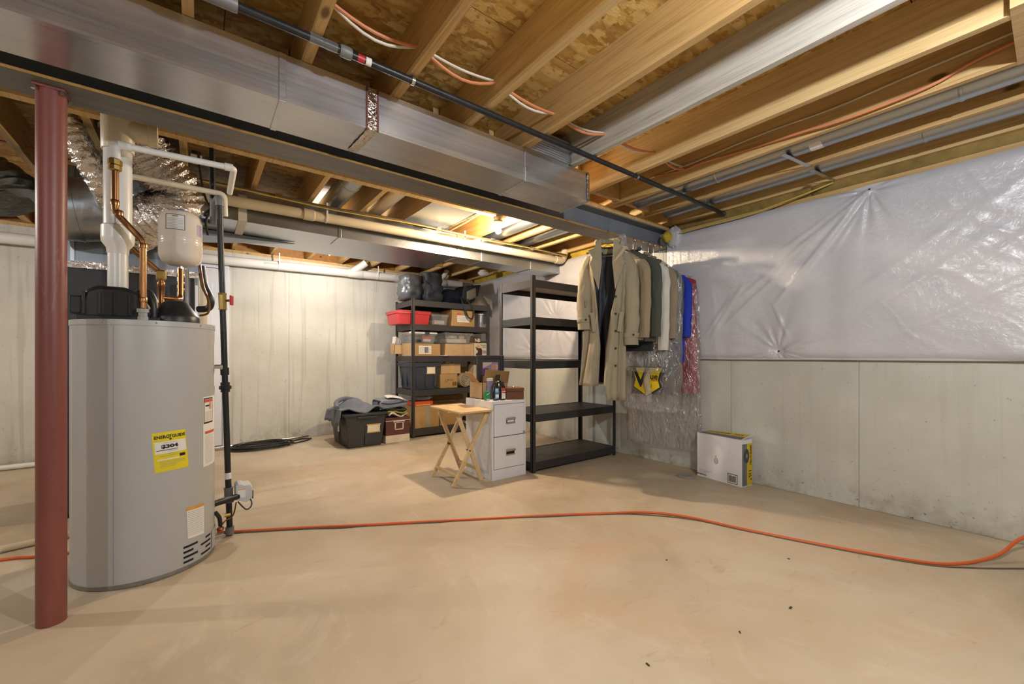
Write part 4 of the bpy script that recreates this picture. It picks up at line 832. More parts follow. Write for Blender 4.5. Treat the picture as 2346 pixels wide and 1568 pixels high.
obj('strap', B().tube(smoothpath([(3.17, 5.46, z + .12), (3.14, 5.37, z + .04), (3.145, 5.315, z - .06), (3.20, 5.305, z - .19), (3.27, 5.305, z - .215), (3.30, 5.31, z - .13), (3.28, 5.315, z - .03), (3.25, 5.36, z + .03), (3.26, 5.42, z + .1)], 6), .013, 6), BLKF, q, smooth=True)
q = thing('canvas_sack', 'slumped beige canvas sack at the end of the packed shelves top', 'bag', (3.50, 5.58, z))
obj('body', B().grid(lambda u, v: (3.50 + (.17 * (1 - v) ** .7 + .015 * nz(u * 6, v * 3)) * math.cos(2 * math.pi * u) - .02 * v, 5.56 + (.19 * (1 - v) ** .7 + .02 * nz(u * 6, v * 3, 3)) * math.sin(2 * math.pi * u), z + .003 + .30 * v), 30, 10), SACK, q, smooth=True, ang=80)
obj('corner_fold', B().grid(lambda u, v: (3.53 + .14 * u, 5.40 - .05 * u, z + .16 - .17 * u * v - .06 * u), 6, 6), SACK, q, solid=.008, smooth=True)
# --- fourth shelf
z = T1[1]
bin_('red plastic bin with lid sticking out past the shelf post', 2.15, 2.63, 5.38, 5.82, z, z + .185, RED, RED, .02, lidh=.02)
q = bin_('small clear plastic shoebox bin beside the red bin', 2.65, 2.92, 5.38, 5.72, z, z + .165, CLR, CLR, .02, lidh=.015)
obj('contents', B().obox((2.77, 5.52, z + .045), (.18, .22, .06), R(10)), SHIRT, q, bevel=.01)
carton('cardboard box with red and white shipping label under the dangling strap', 2.97, 3.36, 5.38, 5.72, z, z + .245, CARD, None, (3.06, 3.27, z + .065, z + .165, PAPER))
obj('print_mark', B().box(3.055, 3.12, 5.377, 5.3785, z + .165, z + .20), LRED, bpy.data.objects['cardboard_box'])
carton('large plain cardboard box at the back under the top shelf', 2.55, 3.42, 5.74, 5.90, z, z + .23, CARDK)
q = thing('clear_tube', 'clear plastic tube standing at the end of the fourth shelf', 'tube', (3.52, 5.45, z))
obj('tube', B().lathe([(.04, .001), (.04, .20), (.037, .20), (.037, .004)], (3.52, 5.45, z), 18), CLR, q, smooth=True)
obj('cap', B().lathe([(.042, .20), (.042, .215), (.02, .217)], (3.52, 5.45, z), 18), PVC, q, smooth=True)
# --- third shelf
z = T1[2]
carton('long cardboard box with barcode label under the white-lidded bin', 2.375, 2.78, 5.38, 5.76, z, z + .175, CARD, None, (2.45, 2.64, z + .03, z + .145, PAPER))
for k in range(7): obj('barcode_bar', B().box(2.535 + k * .009, 2.539 + k * .009 + .002 * (k % 2), 5.3765, 5.3782, z + .045, z + .125), INK, bpy.data.objects['cardboard_box.002'])
q = bin_('clear bin with white lid and orange packet resting on the long carton', 2.35, 2.73, 5.40, 5.74, z + .175, z + .342, CLR, PVC, .025, lidh=.03)
obj('latch', B().box(2.545, 2.615, 5.376, 5.384, z + .305, z + .343), TOTEB, q)
obj('packet', B().box(2.53, 2.66, 5.43, 5.45, z + .205, z + .305), ORB, q); obj('packet', B().obox((2.47, 5.47, z + .215), (.12, .12, .03), R(30)), BLKF, q); obj('packet', B().box(2.54, 2.655, 5.428, 5.43, z + .205, z + .24), PAPER, q)
q = thing('open_carton', 'small open cardboard box of white papers behind the shelf post', 'box', (2.28, 5.75, z))
obj('body', B().box(2.345, 2.37, 5.40, 5.86, z + .001, z + .18).box(2.22, 2.345, 5.855, 5.86, z + .03, z + .18).box(2.22, 2.225, 5.70, 5.86, z + .03, z + .18).box(2.22, 2.345, 5.70, 5.705, z + .03, z + .16).box(2.225, 2.345, 5.705, 5.855, z + .03, z + .035), CARD2, q)
for k in range(5): obj('paper', B().obox((2.24 + .02 * k, 5.78, z + .16), (.004, .12, .24 - .015 * k), Matrix.Rotation(R(8 - 4 * k), 3, 'Y')), PAPER, q)
carton('plain cardboard box under the clear bin of papers', 2.86, 3.34, 5.37, 5.74, z, z + .18, CARD2, seam=True)
q = bin_('clear bin full of white papers on the plain cardboard box', 2.87, 3.33, 5.40, 5.74, z + .18, z + .345, CLR, PVC, .03, lidh=.010)
obj('papers', B().obox((3.08, 5.55, z + .225), (.34, .22, .06), R(4)), PAPER, q, bevel=.006); obj('papers', B().obox((3.02, 5.50, z + .285), (.14, .12, .05), R(25)), BOXC, q, bevel=.01); obj('papers', B().obox((3.2, 5.5, z + .28), (.08, .1, .05), R(-25)), LORG, q, bevel=.01)
q = thing('appliance_box', 'tan and brown coffee maker box with printed logo at the shelf end', 'box', (3.47, 5.5, z))
obj('body', B().box(3.36, 3.585, 5.385, 5.62, z + .001, z + .20), BOXC, q, bevel=.003)
obj('header', B().box(3.36, 3.47, 5.385, 5.40, z + .20, z + .285), BOXBR, q)
obj('logo', textmesh('NB', .075, frame((3.415, 5.384, z + .24), (1, 0, 0), (0, 0, 1)), .0006, .001), PAPER, q)
obj('picture', B().prism([(3.39, z + .01), (3.50, z + .01), (3.505, z + .09), (3.48, z + .125), (3.44, z + .12), (3.38, z + .145), (3.40, z + .10), (3.425, z + .08), (3.42, z + .05), (3.39, z + .035)], 'y', 5.3838, 5.385), BOXBR, q)
obj('picture', B().prism([(3.40, z + .125), (3.44, z + .12), (3.45, z + .16), (3.415, z + .165)], 'y', 5.383, 5.3845), LORG, q)
obj('caption', textmesh('Favorite', .028, frame((3.52, 5.3842, z + .165), (1, 0, 0), (0, 0, 1)), .0004), BOXBR, q)
obj('caption', textmesh('Bistro', .026, frame((3.54, 5.3842, z + .138), (1, 0, 0), (0, 0, 1)), .0004), BOXBR, q)
obj('inset_picture', B().box(3.515, 3.58, 5.3838, 5.385, z + .04, z + .085), LAV, q)
carton('plain carton standing behind the coffee maker box', 3.36, 3.57, 5.65, 5.86, z, z + .32, CARD2)
obj('white_tray', B().lathe([(.02, 0), (.07, .004), (.08, .012), (.078, .014), (.06, .008)], (2.83, 5.36, z - .003), 20), PVC, label='small white tray at the shelf edge between the cartons', cat='tray', smooth=True)
# --- second shelf
z = T1[3]
q = bin_('navy blue storage tote with lid and cream label on the second shelf', 2.35, 2.76, 5.355, 5.86, z, z + .378, TOTEB, TOTEB, .035, lidh=.035, ribs=3)
lb_ = obj('label', B().box(2.56, 2.685, 5.350, 5.354, z + .22, z + .32), LBL, q)
obj('label_tape', B().box(2.55, 2.695, 5.3488, 5.3500, z + .312, z + .324).box(2.55, 2.69, 5.3488, 5.3500, z + .216, z + .228), TAPEC, lb_)
carton('cardboard moving box printed with a curved logo and barcode', 2.80, 3.085, 5.42, 5.76, z, z + .21, CARD)
q = bpy.data.objects['cardboard_box.005']
obj('logo', textmesh('U', .07, frame((2.90, 5.419, z + .105), (1, 0, 0), (0, 0, 1)), .0004, -.0012).add(*((lambda t: (t.v, t.f))(textmesh('NAUTICS', .024, frame((2.965, 5.419, z + .115), (1, 0, 0), (0, 0, 1)), .0004)))), INK, q)
obj('barcode', B().box(3.0, 3.075, 5.4185, 5.42, z + .03, z + .09), WBROWN, q)
for k in range(5): obj('barcode_bar', B().box(3.006 + k * .014, 3.011 + k * .014, 5.4178, 5.4186, z + .034, z + .086), INK, q)
q = carton('opened small cardboard box stuffed with crumpled paper', 2.815, 3.14, 5.42, 5.74, z + .21, z + .355, CARD2, (2.945, 3.03, TAPEC), seam=False)
obj('raised_flap', B().add([(2.85, 5.44, z + .352), (3.05, 5.44, z + .352), (2.98, 5.52, z + .40), (2.91, 5.52, z + .40)], [(0, 1, 2, 3)]), CARD2, q, solid=.004)
obj('crumpled_paper', pillow(2.95, 5.50, z + .35, .05, .05, .075, 4, [], .03, 14, 8), BOXC, q, smooth=True)
q = thing('rolled_rug', 'rolled patterned rug lying across the second shelf', 'rug', (3.18, 5.6, z))
obj('roll', B().lathe([(.10, 5.40), (.105, 5.41), (.105, 5.88), (.10, 5.89)], (3.215, 0, z + .108), 28, 'y'), mat('rug_back', 'b09a80', .9, 0, .15, 20), q, smooth=True)
sp = []
for k in range(90): a = k * .22; rr = .095 * (1 - k / 96); sp.append((3.215 + rr * math.cos(a), 5.398, z + .108 + rr * math.sin(a)))
obj('rolled_edge', B().tube(sp, .008, 6), RUGM, q, smooth=True)
carton('flat brown cartons stacked behind the rolled rug', 3.12, 3.42, 5.66, 5.88, z + .215, z + .30, CARDK)
for k in range(8): obj('envelope', B().obox((3.35 + .016 * k, 5.47, z + .17 + .004), (.008, .16, .33 - .012 * (k % 3)), Matrix.Rotation(R(5), 3, 'Y')), LBL if k % 2 else BOXC, label='cream envelope in the leaning row at the end of the second shelf', cat='envelope', group='envelopes on the second shelf')
# --- bottom shelf
z = T1[4]
carton('tall cardboard box sealed with grey tape on the bottom shelf', 2.40, 2.77, 5.40, 5.75, z, z + .315, CARD, (2.575, 2.63, TAPEG))
q = thing('orange_box', 'flat orange box with plastic bags on the taped carton', 'box', (2.52, 5.52, z + .315))
obj('body', B().box(2.39, 2.68, 5.41, 5.66, z + .316, z + .375), ORB, q, bevel=.003)
obj('plastic_bag', pillow(2.55, 5.53, z + .376, .14, .11, .07, 9, [], .06, 18, 8), FILMD, q, smooth=True, ang=80)
obj('strip', B().box(2.42, 2.64, 5.408, 5.41, z + .318, z + .335), LORG, q)
carton('cardboard box with torn white label behind the folding table', 2.80, 3.17, 5.42, 5.78, z, z + .31, CARD, None, (2.93, 3.0, z + .18, z + .28, PAPER))
carton('wide cardboard box at the back of the bottom shelf', 2.82, 3.40, 5.79, 5.90, z, z + .40, CARDK)
for k, (m_, cn) in enumerate(((BOXC, 'cream'), (MAROON, 'maroon'), (TOTEB, 'navy'), (SHIRT, 'pinkish white'), (OLV, 'dark olive'))):
    obj('book', B().obox((3.31, 5.5, z + .018 + k * .035), (.19 - .006 * k, .24, .033), R(3 * k - 5)), m_, label=cn + ' book in the short stack at the end of the bottom shelf', cat='book', group='books on the bottom shelf', bevel=.002)

# ---------------------------------------------------------------- tote with blanket, decorative box pile by the back wall
q = bin_('charcoal storage tote on the floor with a blanket draped over', 1.40, 1.90, 5.14, 5.86, 0, .415, TOTE, TOTE, .045, name='floor_tote', lid=False, cat='bin', ribs=1)
lb_ = obj('label', B().obox((1.745, 5.1555, .225), (.155, .003, .10), Matrix.Rotation(R(6.2), 3, 'X')), LBL, q)
obj('label_tape', B().obox((1.745, 5.149, .273), (.175, .003, .016), Matrix.Rotation(R(6.2), 3, 'X')).obox((1.745, 5.1585, .178), (.17, .003, .014), Matrix.Rotation(R(6.2), 3, 'X')), TAPEC, lb_)
obj('side_label', B().box(1.412, 1.415, 5.46, 5.53, .17, .29), LBL, q)
obj('handle', B().box(1.54, 1.78, 5.118, 5.14, .36, .385), TOTE, q, bevel=.005)
def drape(u, v):
    x = 1.34 + .54 * u; y_ = 5.20 + .66 * v
    z_ = .445 + .10 * math.exp(-((u - .5) / .3) ** 2 - ((v - .55) / .35) ** 2) + .04 * nz(u * 4, v * 4, 2) + .03 * math.sin(u * 9 + v * 5)
    if u < .12: k = (.12 - u) / .12; x = 1.365 - .03 * k + .012 * nz(v * 8, k); z_ = z_ * (1 - k) + (.30 + .05 * nz(v * 5, 1) - .06 * math.exp(-((v - .25) / .2) ** 2)) * k
    if v > .93: z_ -= .02
    return (x, y_, z_)
obj('blanket', B().grid(drape, 34, 34), BLANK, label='crumpled grey blanket thrown over the charcoal floor tote', cat='blanket', solid=.014, smooth=True)
obj('blanket_roll', B().tube(smoothpath([(1.36, 5.36, .48), (1.42, 5.6, .53), (1.55, 5.72, .56), (1.70, 5.78, .53)], 6), [.03 + .012 * abs(nz(k, 2)) for k in range(19)], 12), BLANK, label='rolled edge of grey cloth on the blanket over the tote', cat='blanket', smooth=True)
q = thing('keepsake_box', 'maroon and ivory keepsake box with cream tag frame on the floor', 'box', (2.08, 5.35, 0))
obj('body', B().box(1.915, 2.235, 5.20, 5.52, .098, .285), MAROON, q, bevel=.003)
obj('base_band', B().box(1.913, 2.237, 5.198, 5.522, .001, .098), BOXC, q, bevel=.003)
obj('lid', B().box(1.910, 2.240, 5.195, 5.525, .288, .325), MAROON, q, bevel=.003); obj('lid_line', B().box(1.909, 2.241, 5.194, 5.526, .283, .289), BOXC, q)
obj('tag_frame', B().box(2.02, 2.16, 5.190, 5.198, .255, .27).box(2.03, 2.15, 5.190, 5.198, .165, .178).box(2.03, 2.045, 5.190, 5.198, .17, .26).box(2.135, 2.15, 5.190, 5.198, .17, .26).box(2.015, 2.165, 5.190, 5.196, .262, .285), BOXC, q)
obj('emblem', B().prism([(2.05, .07), (2.11, .085), (2.115, .04), (2.085, .03)], 'y', 5.1955, 5.198), SHIRT, q)
obj('towel', B().grid(lambda u, v: (1.96 + .25 * u, 5.205 + .26 * v - .02 * math.sin(6 * u) * (1 - v), .335 + .03 * math.sin(u * 7) * (1 - v) + .02 * nz(u * 4, v * 4) + .02), 16, 12), SHIRT, label='crumpled cream towel on the maroon keepsake box', cat='towel', solid=.02, smooth=True)
obj('folded_cloth', B().grid(lambda u, v: (1.94 + .26 * u, 5.21 + .26 * v, .392 + .015 * math.sin(u * 6) + .012 * nz(u * 5, v * 5)), 14, 10), GRN, label='folded green cloth in the pile on the keepsake box', cat='cloth', solid=.022, smooth=True)
obj('folded_cloth', B().grid(lambda u, v: (1.93 + .27 * u, 5.21 + .28 * v, .428 + .012 * math.sin(u * 5 + 1) + .012 * nz(u * 5, v * 5, 3)), 14, 10), OLV, label='folded dark olive cloth in the pile on the keepsake box', cat='cloth', solid=.022, smooth=True)
q = thing('folded_mat', 'thick folded blue-grey mat with black piping on the keepsake pile', 'mat', (2.02, 5.35, .46))
rr = []
for k in range(14):
    f = k / 13; y_ = 5.205 + .32 * f
    prof = [(-.19, -.035), (-.15, -.06), (0, -.055), (.14, -.05), (.185, -.03), (.19, .01), (.15, .045), (0, .05), (-.13, .06), (-.185, .035)]
    rr.append([(2.03 + a * (1 - .06 * (f - .5) ** 2) + .006 * nz(f * 5, a * 9), y_, .51 + b_ + .01 * math.sin(a * 7)) for a, b_ in prof])
obj('body', B().loft(rr), BLANK2, q, smooth=True, bevel=.012)
obj('piping', B().tube(smoothpath([(1.86, 5.203, .522), (1.95, 5.20, .508), (2.05, 5.20, .512), (2.14, 5.20, .522), (2.21, 5.203, .52)], 5), .006, 6), BLKF, q, smooth=True)
obj('cuff', B().box(1.845, 1.87, 5.22, 5.50, .475, .55), BLKF, q, bevel=.012)
obj('paper_sheets', B().grid(lambda u, v: (1.94 + .22 * u + .05 * v, 5.22 + .26 * v - .05 * u, .582 + .012 * math.sin(4 * u) - .02 * u + .006 * nz(u * 3, v * 3) + .012 * v), 10, 8), PAPER, label='curled printed white papers lying on the folded mat', cat='papers', solid=.006, smooth=True)

# ---------------------------------------------------------------- filing cabinet and what stands on it
FX0, FX1, FY0, FY1, FZ = 2.095, 2.485, 3.06, 3.515, .715
q = thing('filing_cabinet', 'white two-drawer metal filing cabinet beside the folding table', 'filing cabinet', (2.29, 3.29, 0))
obj('carcass', B().box(FX0, FX1, FY0 + .012, FY1, 0, FZ), CABW, q, bevel=.004)
obj('front_frame', B().box(FX0, FX0 + .018, FY0, FY0 + .012, 0, FZ).box(FX1 - .018, FX1, FY0, FY0 + .012, 0, FZ).box(FX0 + .018, FX1 - .018, FY0, FY0 + .012, 0, .095).box(FX0 + .018, FX1 - .018, FY0, FY0 + .012, FZ - .03, FZ), CABW, q, bevel=.002)
for z0, z1, hz in ((.10, .388, .235), (.394, .682, .525)):
    d = obj('drawer', B().box(FX0 + .022, FX1 - .022, FY0 - .004, FY0 + .008, z0, z1), CABW, q, bevel=.003)
    obj('gap', B().box(FX0 + .018, FX1 - .018, FY0 + .009, FY0 + .0115, z0 - .004, z1 + .004), DARK, d)
    obj('pull_recess', B().box(2.25, 2.345, FY0 - .0055, FY0 - .004, hz - .022, hz + .03), DARK, d)
    obj('pull', B().box(2.245, 2.35, FY0 - .018, FY0 - .004, hz + .012, hz + .032), CHROME, d, bevel=.003)
    obj('pull_lip', B().box(2.245, 2.35, FY0 - .010, FY0 - .004, hz - .026, hz - .012), CHROME, d, bevel=.002)
    if z0 > .2: obj('index_card', B().box(2.26, 2.335, FY0 - .008, FY0 - .0055, hz - .010, hz + .010), PAPER, d)
obj('lock', B().lathe([(.011, -.008), (.011, 0)], (FX1 - .03, FY0, .41), 14, 'y'), CHROME, q); obj('key', B().box(FX1 - .028, FX1 - .012, FY0 - .022, FY0 - .008, .398, .404), CHROME, q)
z = FZ
# open carton with a picture frame
q = thing('open_carton', 'open cardboard carton with raised flaps on the filing cabinet', 'box', (2.25, 3.42, z))
cx0, cx1, cy0, cy1, ch = 2.13, 2.42, 3.27, 3.50, .155
obj('left_side', B().box(cx0, cx0 + .004, cy0, cy1, z + .001, z + ch), CARD2, q); obj('right_side', B().box(cx1 - .004, cx1, cy0, cy1, z + .001, z + ch), CARD2, q)
obj('back_side', B().box(cx0, cx1, cy1 - .004, cy1, z + .001, z + ch), CARD2, q); obj('front_side', B().box(cx0, cx1, cy0, cy0 + .004, z + .001, z + ch), CARD2, q); obj('floor_panel', B().box(cx0, cx1, cy0, cy1, z + .001, z + .005), CARD2, q)
obj('side_flap', B().beam((cx0, (cy0 + cy1) / 2, z + ch), (cx0 - .075, (cy0 + cy1) / 2 + .02, z + ch + .10), .22, .004), CARD, q)
obj('front_flap', B().beam(((cx0 + cx1) / 2 + .01, cy0, z + ch), ((cx0 + cx1) / 2 + .02, cy0 - .015, z + ch + .115), .285, .004, (0, 1, .1)), CARDK, q)
q = thing('picture_frame', 'black picture frame with a matted portrait leaning in the carton', 'picture', (2.29, 3.40, z))
fx0, fx1, fz0, fz1, fy = 2.155, 2.475, z + .03, z + .415, 3.40
obj('moulding', B().box(fx0, fx0 + .035, fy, fy + .02, fz0, fz1).box(fx1 - .035, fx1, fy, fy + .02, fz0, fz1).box(fx0 + .035, fx1 - .035, fy, fy + .02, fz1 - .035, fz1).box(fx0 + .035, fx1 - .035, fy, fy + .02, fz0, fz0 + .035), FRAMEK, q, bevel=.004)
obj('matboard', B().box(fx0 + .035, fx1 - .035, fy + .012, fy + .016, fz0 + .035, fz1 - .035), MATB, q)
ph = obj('print', B().box(2.225, 2.41, fy + .0105, fy + .0125, fz0 + .08, fz1 - .068), LAV, q)
y_ = fy + .0095
def flat(nm, pts, m_, d=0): obj(nm, B().prism(pts, 'y', y_ - d, y_ - d + .001), m_, ph)
flat('print_shape', [(2.226, fz1 - .20), (2.29, fz1 - .19), (2.305, fz1 - .15), (2.28, fz1 - .125), (2.226, fz1 - .13)], PURP)
flat('print_shape', [(2.226, fz1 - .125), (2.27, fz1 - .11), (2.33, fz1 - .085), (2.33, fz1 - .069), (2.226, fz1 - .069)], SHIRT)
flat('print_shape', [(2.355 + .037 * math.cos(R(a)), fz1 - .118 + .028 * math.sin(R(a))) for a in range(0, 360, 24)], SKIN, .0012)
flat('print_shape', [(2.375 + .030 * math.cos(R(a)), fz1 - .115 + .033 * math.sin(R(a))) for a in range(-80, 100, 20)], SHIRT, .0008)
flat('print_shape', [(2.29, fz1 - .20), (2.36, fz1 - .20), (2.345, fz1 - .16), (2.31, fz1 - .15)], SHIRT, .0004)
def bottle(label, x, y_, w_, h_, m_, capm, shoulder, capr, round_=False):
    t = thing('bottle', label, 'bottle', (x, y_, z))
    if round_: obj('glass', B().lathe([(w_ * .9, .001), (w_, .006), (w_, shoulder), (w_ * .75, shoulder + .02), (w_ * .3, shoulder + .028), (w_ * .3, h_ - .03)], (x, y_, z), 24), m_, t, smooth=True)
    else:
        def rg(s, hz): return [(x + s * a, y_ + s * b_ * .7, z + hz) for a, b_ in ((1, .6), (.7, 1), (-.7, 1), (-1, .6), (-1, -.6), (-.7, -1), (.7, -1), (1, -.6))]
        obj('glass', B().loft([rg(w_ * .95, .001), rg(w_, .005), rg(w_, shoulder), rg(w_ * .45, shoulder + .018), rg(w_ * .4, h_ - .025)]), m_, t, smooth=True)
    obj('cap', B().lathe([(capr, h_ - .03), (capr, h_ - .002), (capr * .85, h_)], (x, y_, z), 16), capm, t, smooth=True)
    return t
t = bottle('small dark bottle with blue label on the filing cabinet', 2.190, 3.135, .026, .17, BLKGL, BLK, .125, .014)
lb_ = obj('label', B().box(2.169, 2.211, 3.1155, 3.117, z + .015, z + .115), LBLB, t)
obj('label_print', B().box(2.172, 2.208, 3.1145, 3.1155, z + .025, z + .055).box(2.172, 2.208, 3.1145, 3.1155, z + .078, z + .084).box(2.172, 2.20, 3.1145, 3.1155, z + .09, z + .105), PAPER, lb_)
t = bottle('small amber bottle with red and white label on the filing cabinet', 2.252, 3.12, .027, .172, AMBER, BLK, .127, .014)
lb_ = obj('label', B().box(2.231, 2.273, 3.0985, 3.1, z + .015, z + .115), PAPER, t)
obj('label_print', B().box(2.231, 2.273, 3.0975, 3.0985, z + .085, z + .115).prism([(2.231, z + .07), (2.273, z + .062), (2.273, z + .075), (2.231, z + .08)], 'y', 3.0975, 3.0985), LBLR, lb_)
t = bottle('large dark glass bottle with tall black cap behind the small bottles', 2.265, 3.205, .045, .235, BLKGL, BLK, .15, .019, True)
obj('label', B().grid(lambda u, v: (2.265 + .0458 * math.cos(R(-130 + 90 * u)), 3.205 + .0458 * math.sin(R(-130 + 90 * u)), z + .05 + .08 * v), 8, 1), PAPER, t)
q = thing('white_tube', 'white flip-top tube standing in front of the open carton', 'tube', (2.195, 3.245, z))
obj('body', B().loft([[(2.195 + .026 * a, 3.245 + .018 * b_, z + .001) for a, b_ in ((1, 1), (-1, 1), (-1, -1), (1, -1))], [(2.195 + .026 * a, 3.245 + .014 * b_, z + .17) for a, b_ in ((1, 1), (-1, 1), (-1, -1), (1, -1))]]), LAV, q, bevel=.004)
obj('cap', B().box(2.168, 2.222, 3.228, 3.262, z + .17, z + .20), PVC, q, bevel=.003)
q = thing('green_carton', 'tiny green printed box at the corner of the filing cabinet', 'box', (2.122, 3.18, z))
obj('body', B().box(2.102, 2.142, 3.16, 3.20, z + .001, z + .085), GREENB, q, bevel=.002)
obj('print', B().prism([(2.105, z + .05), (2.139, z + .066), (2.139, z + .072), (2.105, z + .056)], 'y', 3.1585, 3.16).box(2.103, 2.141, 3.1588, 3.16, z + .003, z + .012), PAPER, q)
q = thing('wooden_box', 'dark walnut wooden box turned on the filing cabinet top', 'box', (2.42, 3.17, z), R(-22))
obj('body', B().box(-.095, .075, -.10, .09, .001, .075), WALNUT, q, bevel=.003); obj('lid', B().box(-.098, .078, -.103, .093, .077, .108), WALNUT, q, bevel=.003)
obj('trinket', B().lathe([(.012, .108), (.014, .112), (.006, .118)], (.0, .0, 0), 12), BRASS, q)

# ---------------------------------------------------------------- folding tray table
q = thing('folding_table', 'small beech folding tray table with crossed legs', 'table', (1.93, 3.33, 0))
obj('top', B().prism([(1.765, 3.05), (2.115, 3.05), (2.115, 3.63), (1.765, 3.63)], 'z', .628, .648), WTABLE, q, bevel=.006)
for yv in (3.135, 3.53):
    obj('rail', B().box(1.80, 2.085, yv - .012, yv + .012, .603, .628), WTABLE, q, bevel=.002)
for yv in (3.11, 3.155, 3.505, 3.55): pass
for yv, o_ in ((3.13, -.013), (3.50, .013)):
    obj('leg', B().beam((1.735, yv + o_, .005), (2.075, yv + o_, .607), .020, .036, (1, 0, .5)), WTABLE, q, bevel=.002)
    obj('leg', B().beam((2.035, yv - o_, .005), (1.795, yv - o_, .607), .020, .036, (1, 0, -.5)), WTABLE, q, bevel=.002)
    obj('pivot_bolt', B().lathe([(.006, -.03), (.006, .03)], (1.893, yv, .295), 8, 'y'), INK, q)
obj('stretcher', B().box(1.765, 1.785, 3.13, 3.50, .075, .10).box(1.985, 2.005, 3.13, 3.50, .10, .125), WTABLE, q, bevel=.002)

# ---------------------------------------------------------------- white carton against the wall
q = thing('white_carton', 'white product carton with yellow printed edges against the concrete wall', 'box', (3.79, 1.83, 0))
A = Vector((3.675, 1.625, 0)); Bv = Vector((3.735, 2.05, 0)); ex = (Bv - A).normalized(); ey = Vector((ex.y, -ex.x, 0)); WD, DP, HT2 = (Bv - A).length, .155, .405
def W3(a, d, zz): p = A + ex * a + ey * d; return (p.x, p.y, zz)
def wb(a0, a1, d0, d1, z0, z1): b = B().box(a0, a1, d0, d1, z0, z1); return b.map(W3)
obj('body', wb(0, WD, 0, DP, .002, HT2), WBOX, q, bevel=.002)
obj('top_flap', B().add([W3(-.004, 0, HT2 + .001), W3(WD, 0, HT2 + .001), W3(WD, DP, HT2 + .006), W3(-.004, DP, HT2 + .03), W3(-.004, 0, HT2 + .004), W3(WD, 0, HT2 + .004), W3(WD, DP, HT2 + .009), W3(-.004, DP, HT2 + .033)], [(0, 3, 2, 1), (4, 5, 6, 7), (0, 1, 5, 4), (1, 2, 6, 5), (2, 3, 7, 6), (3, 0, 4, 7)]), WBOX, q)
def tf(a, d): k = d / DP; e = (1 - a / WD); return W3(a, d, HT2 + .0046 + k * (.005 + .024 * e))
def tq(a0, a1, d0, d1, m_): obj('top_print', B().grid(lambda u, v: tf(a0 + (a1 - a0) * u, d0 + (d1 - d0) * v), 6, 4), m_, q)
tq(.01, WD - .01, .004, .07, PGREY); tq(.01, WD - .01, .07, DP - .004, PYEL)
sd = obj('side_print', wb(-.0012, 0, .01, .075, .012, HT2 - .035), PGREY, q); obj('side_print', wb(-.0012, 0, .075, DP - .004, .012, HT2 - .035), PYEL, q)
obj('disc_picture', B().prism([(.07 + .036 * math.cos(R(a)), .265 + .062 * math.sin(R(a))) for a in range(0, 360, 20)], 'x', -.0024, -.0012).map(lambda x, y_, zz: W3(x, y_, zz)), FRAMEK, q)
obj('disc_picture', B().prism([(.07 + .012 * math.cos(R(a)), .265 + .022 * math.sin(R(a))) for a in range(0, 360, 30)], 'x', -.0034, -.0024).map(lambda x, y_, zz: W3(x, y_, zz)), LGRY, q)
obj('side_text', textmesh('GRIND-O-TRU', .032, frame(W3(-.002, .128, .27), (0, 0, -1), ey), .0004, .0008, 'CENTER', .82), INK, q)
obj('side_text', textmesh('1½"', .052, frame(W3(-.002, .118, .10), (0, 0, -1), ey), .0004, .001, 'CENTER', 1.1), INK, q)
def toptxt(s_, a, d, size, bold): return textmesh(s_, size, Matrix.Identity(4), .0003, bold, 'CENTER').map(lambda x, y_, zz: (lambda p: (p[0], p[1], p[2] + .001))(tf(a + x, d + y_)))
obj('top_text', toptxt('GRIND-O-TRU', .28, .115, .034, .0008).map(lambda *p: p), INK, q)
obj('top_text', toptxt('1½"', .09, .108, .05, .001), INK, q)
fr_ = lambda a, zz: frame(W3(a, -.0012, zz), -ex, (0, 0, 1))
obj('barcode_frame', wb(.035, .125, -.0012, 0, .018, .10), INK, q); obj('barcode_field', wb(.040, .120, -.0018, -.0012, .023, .095), PAPER, q)
for k in range(16): obj('barcode_bar', wb(.048 + k * .0043, .048 + k * .0043 + (.0026 if k % 3 else .0016), -.0026, -.0018, .032, .086), INK, q)
obj('maker_text', textmesh('NITAGO.AG', .018, fr_(WD - .045, .028), .0004, .0006), INK, q)
for k in range(3): obj('fine_print', wb(WD - .15 + .03 * k, WD - .012, -.0012, 0, .068 - k * .012, .070 - k * .012), LGRY, q)
obj('recycle_mark', B().prism([(a_, b_) for a_, b_ in [(.235 + .02 * math.cos(R(a)), .18 + .028 * math.sin(R(a))) for a in range(0, 360, 20)]], 'y', -.0010, 0).map(W3), LGRY, q)
obj('recycle_mark', B().prism([(.235 + .014 * math.cos(R(a)), .18 + .021 * math.sin(R(a))) for a in range(0, 360, 20)], 'y', -.0018, -.0010).map(W3), WBOX, q)
obj('recycle_mark', textmesh('@', .03, fr_(.235, .18), .0012), LGRY, q); obj('recycle_mark', textmesh('3', .022, fr_(.238, .222), .0008), INK, q)

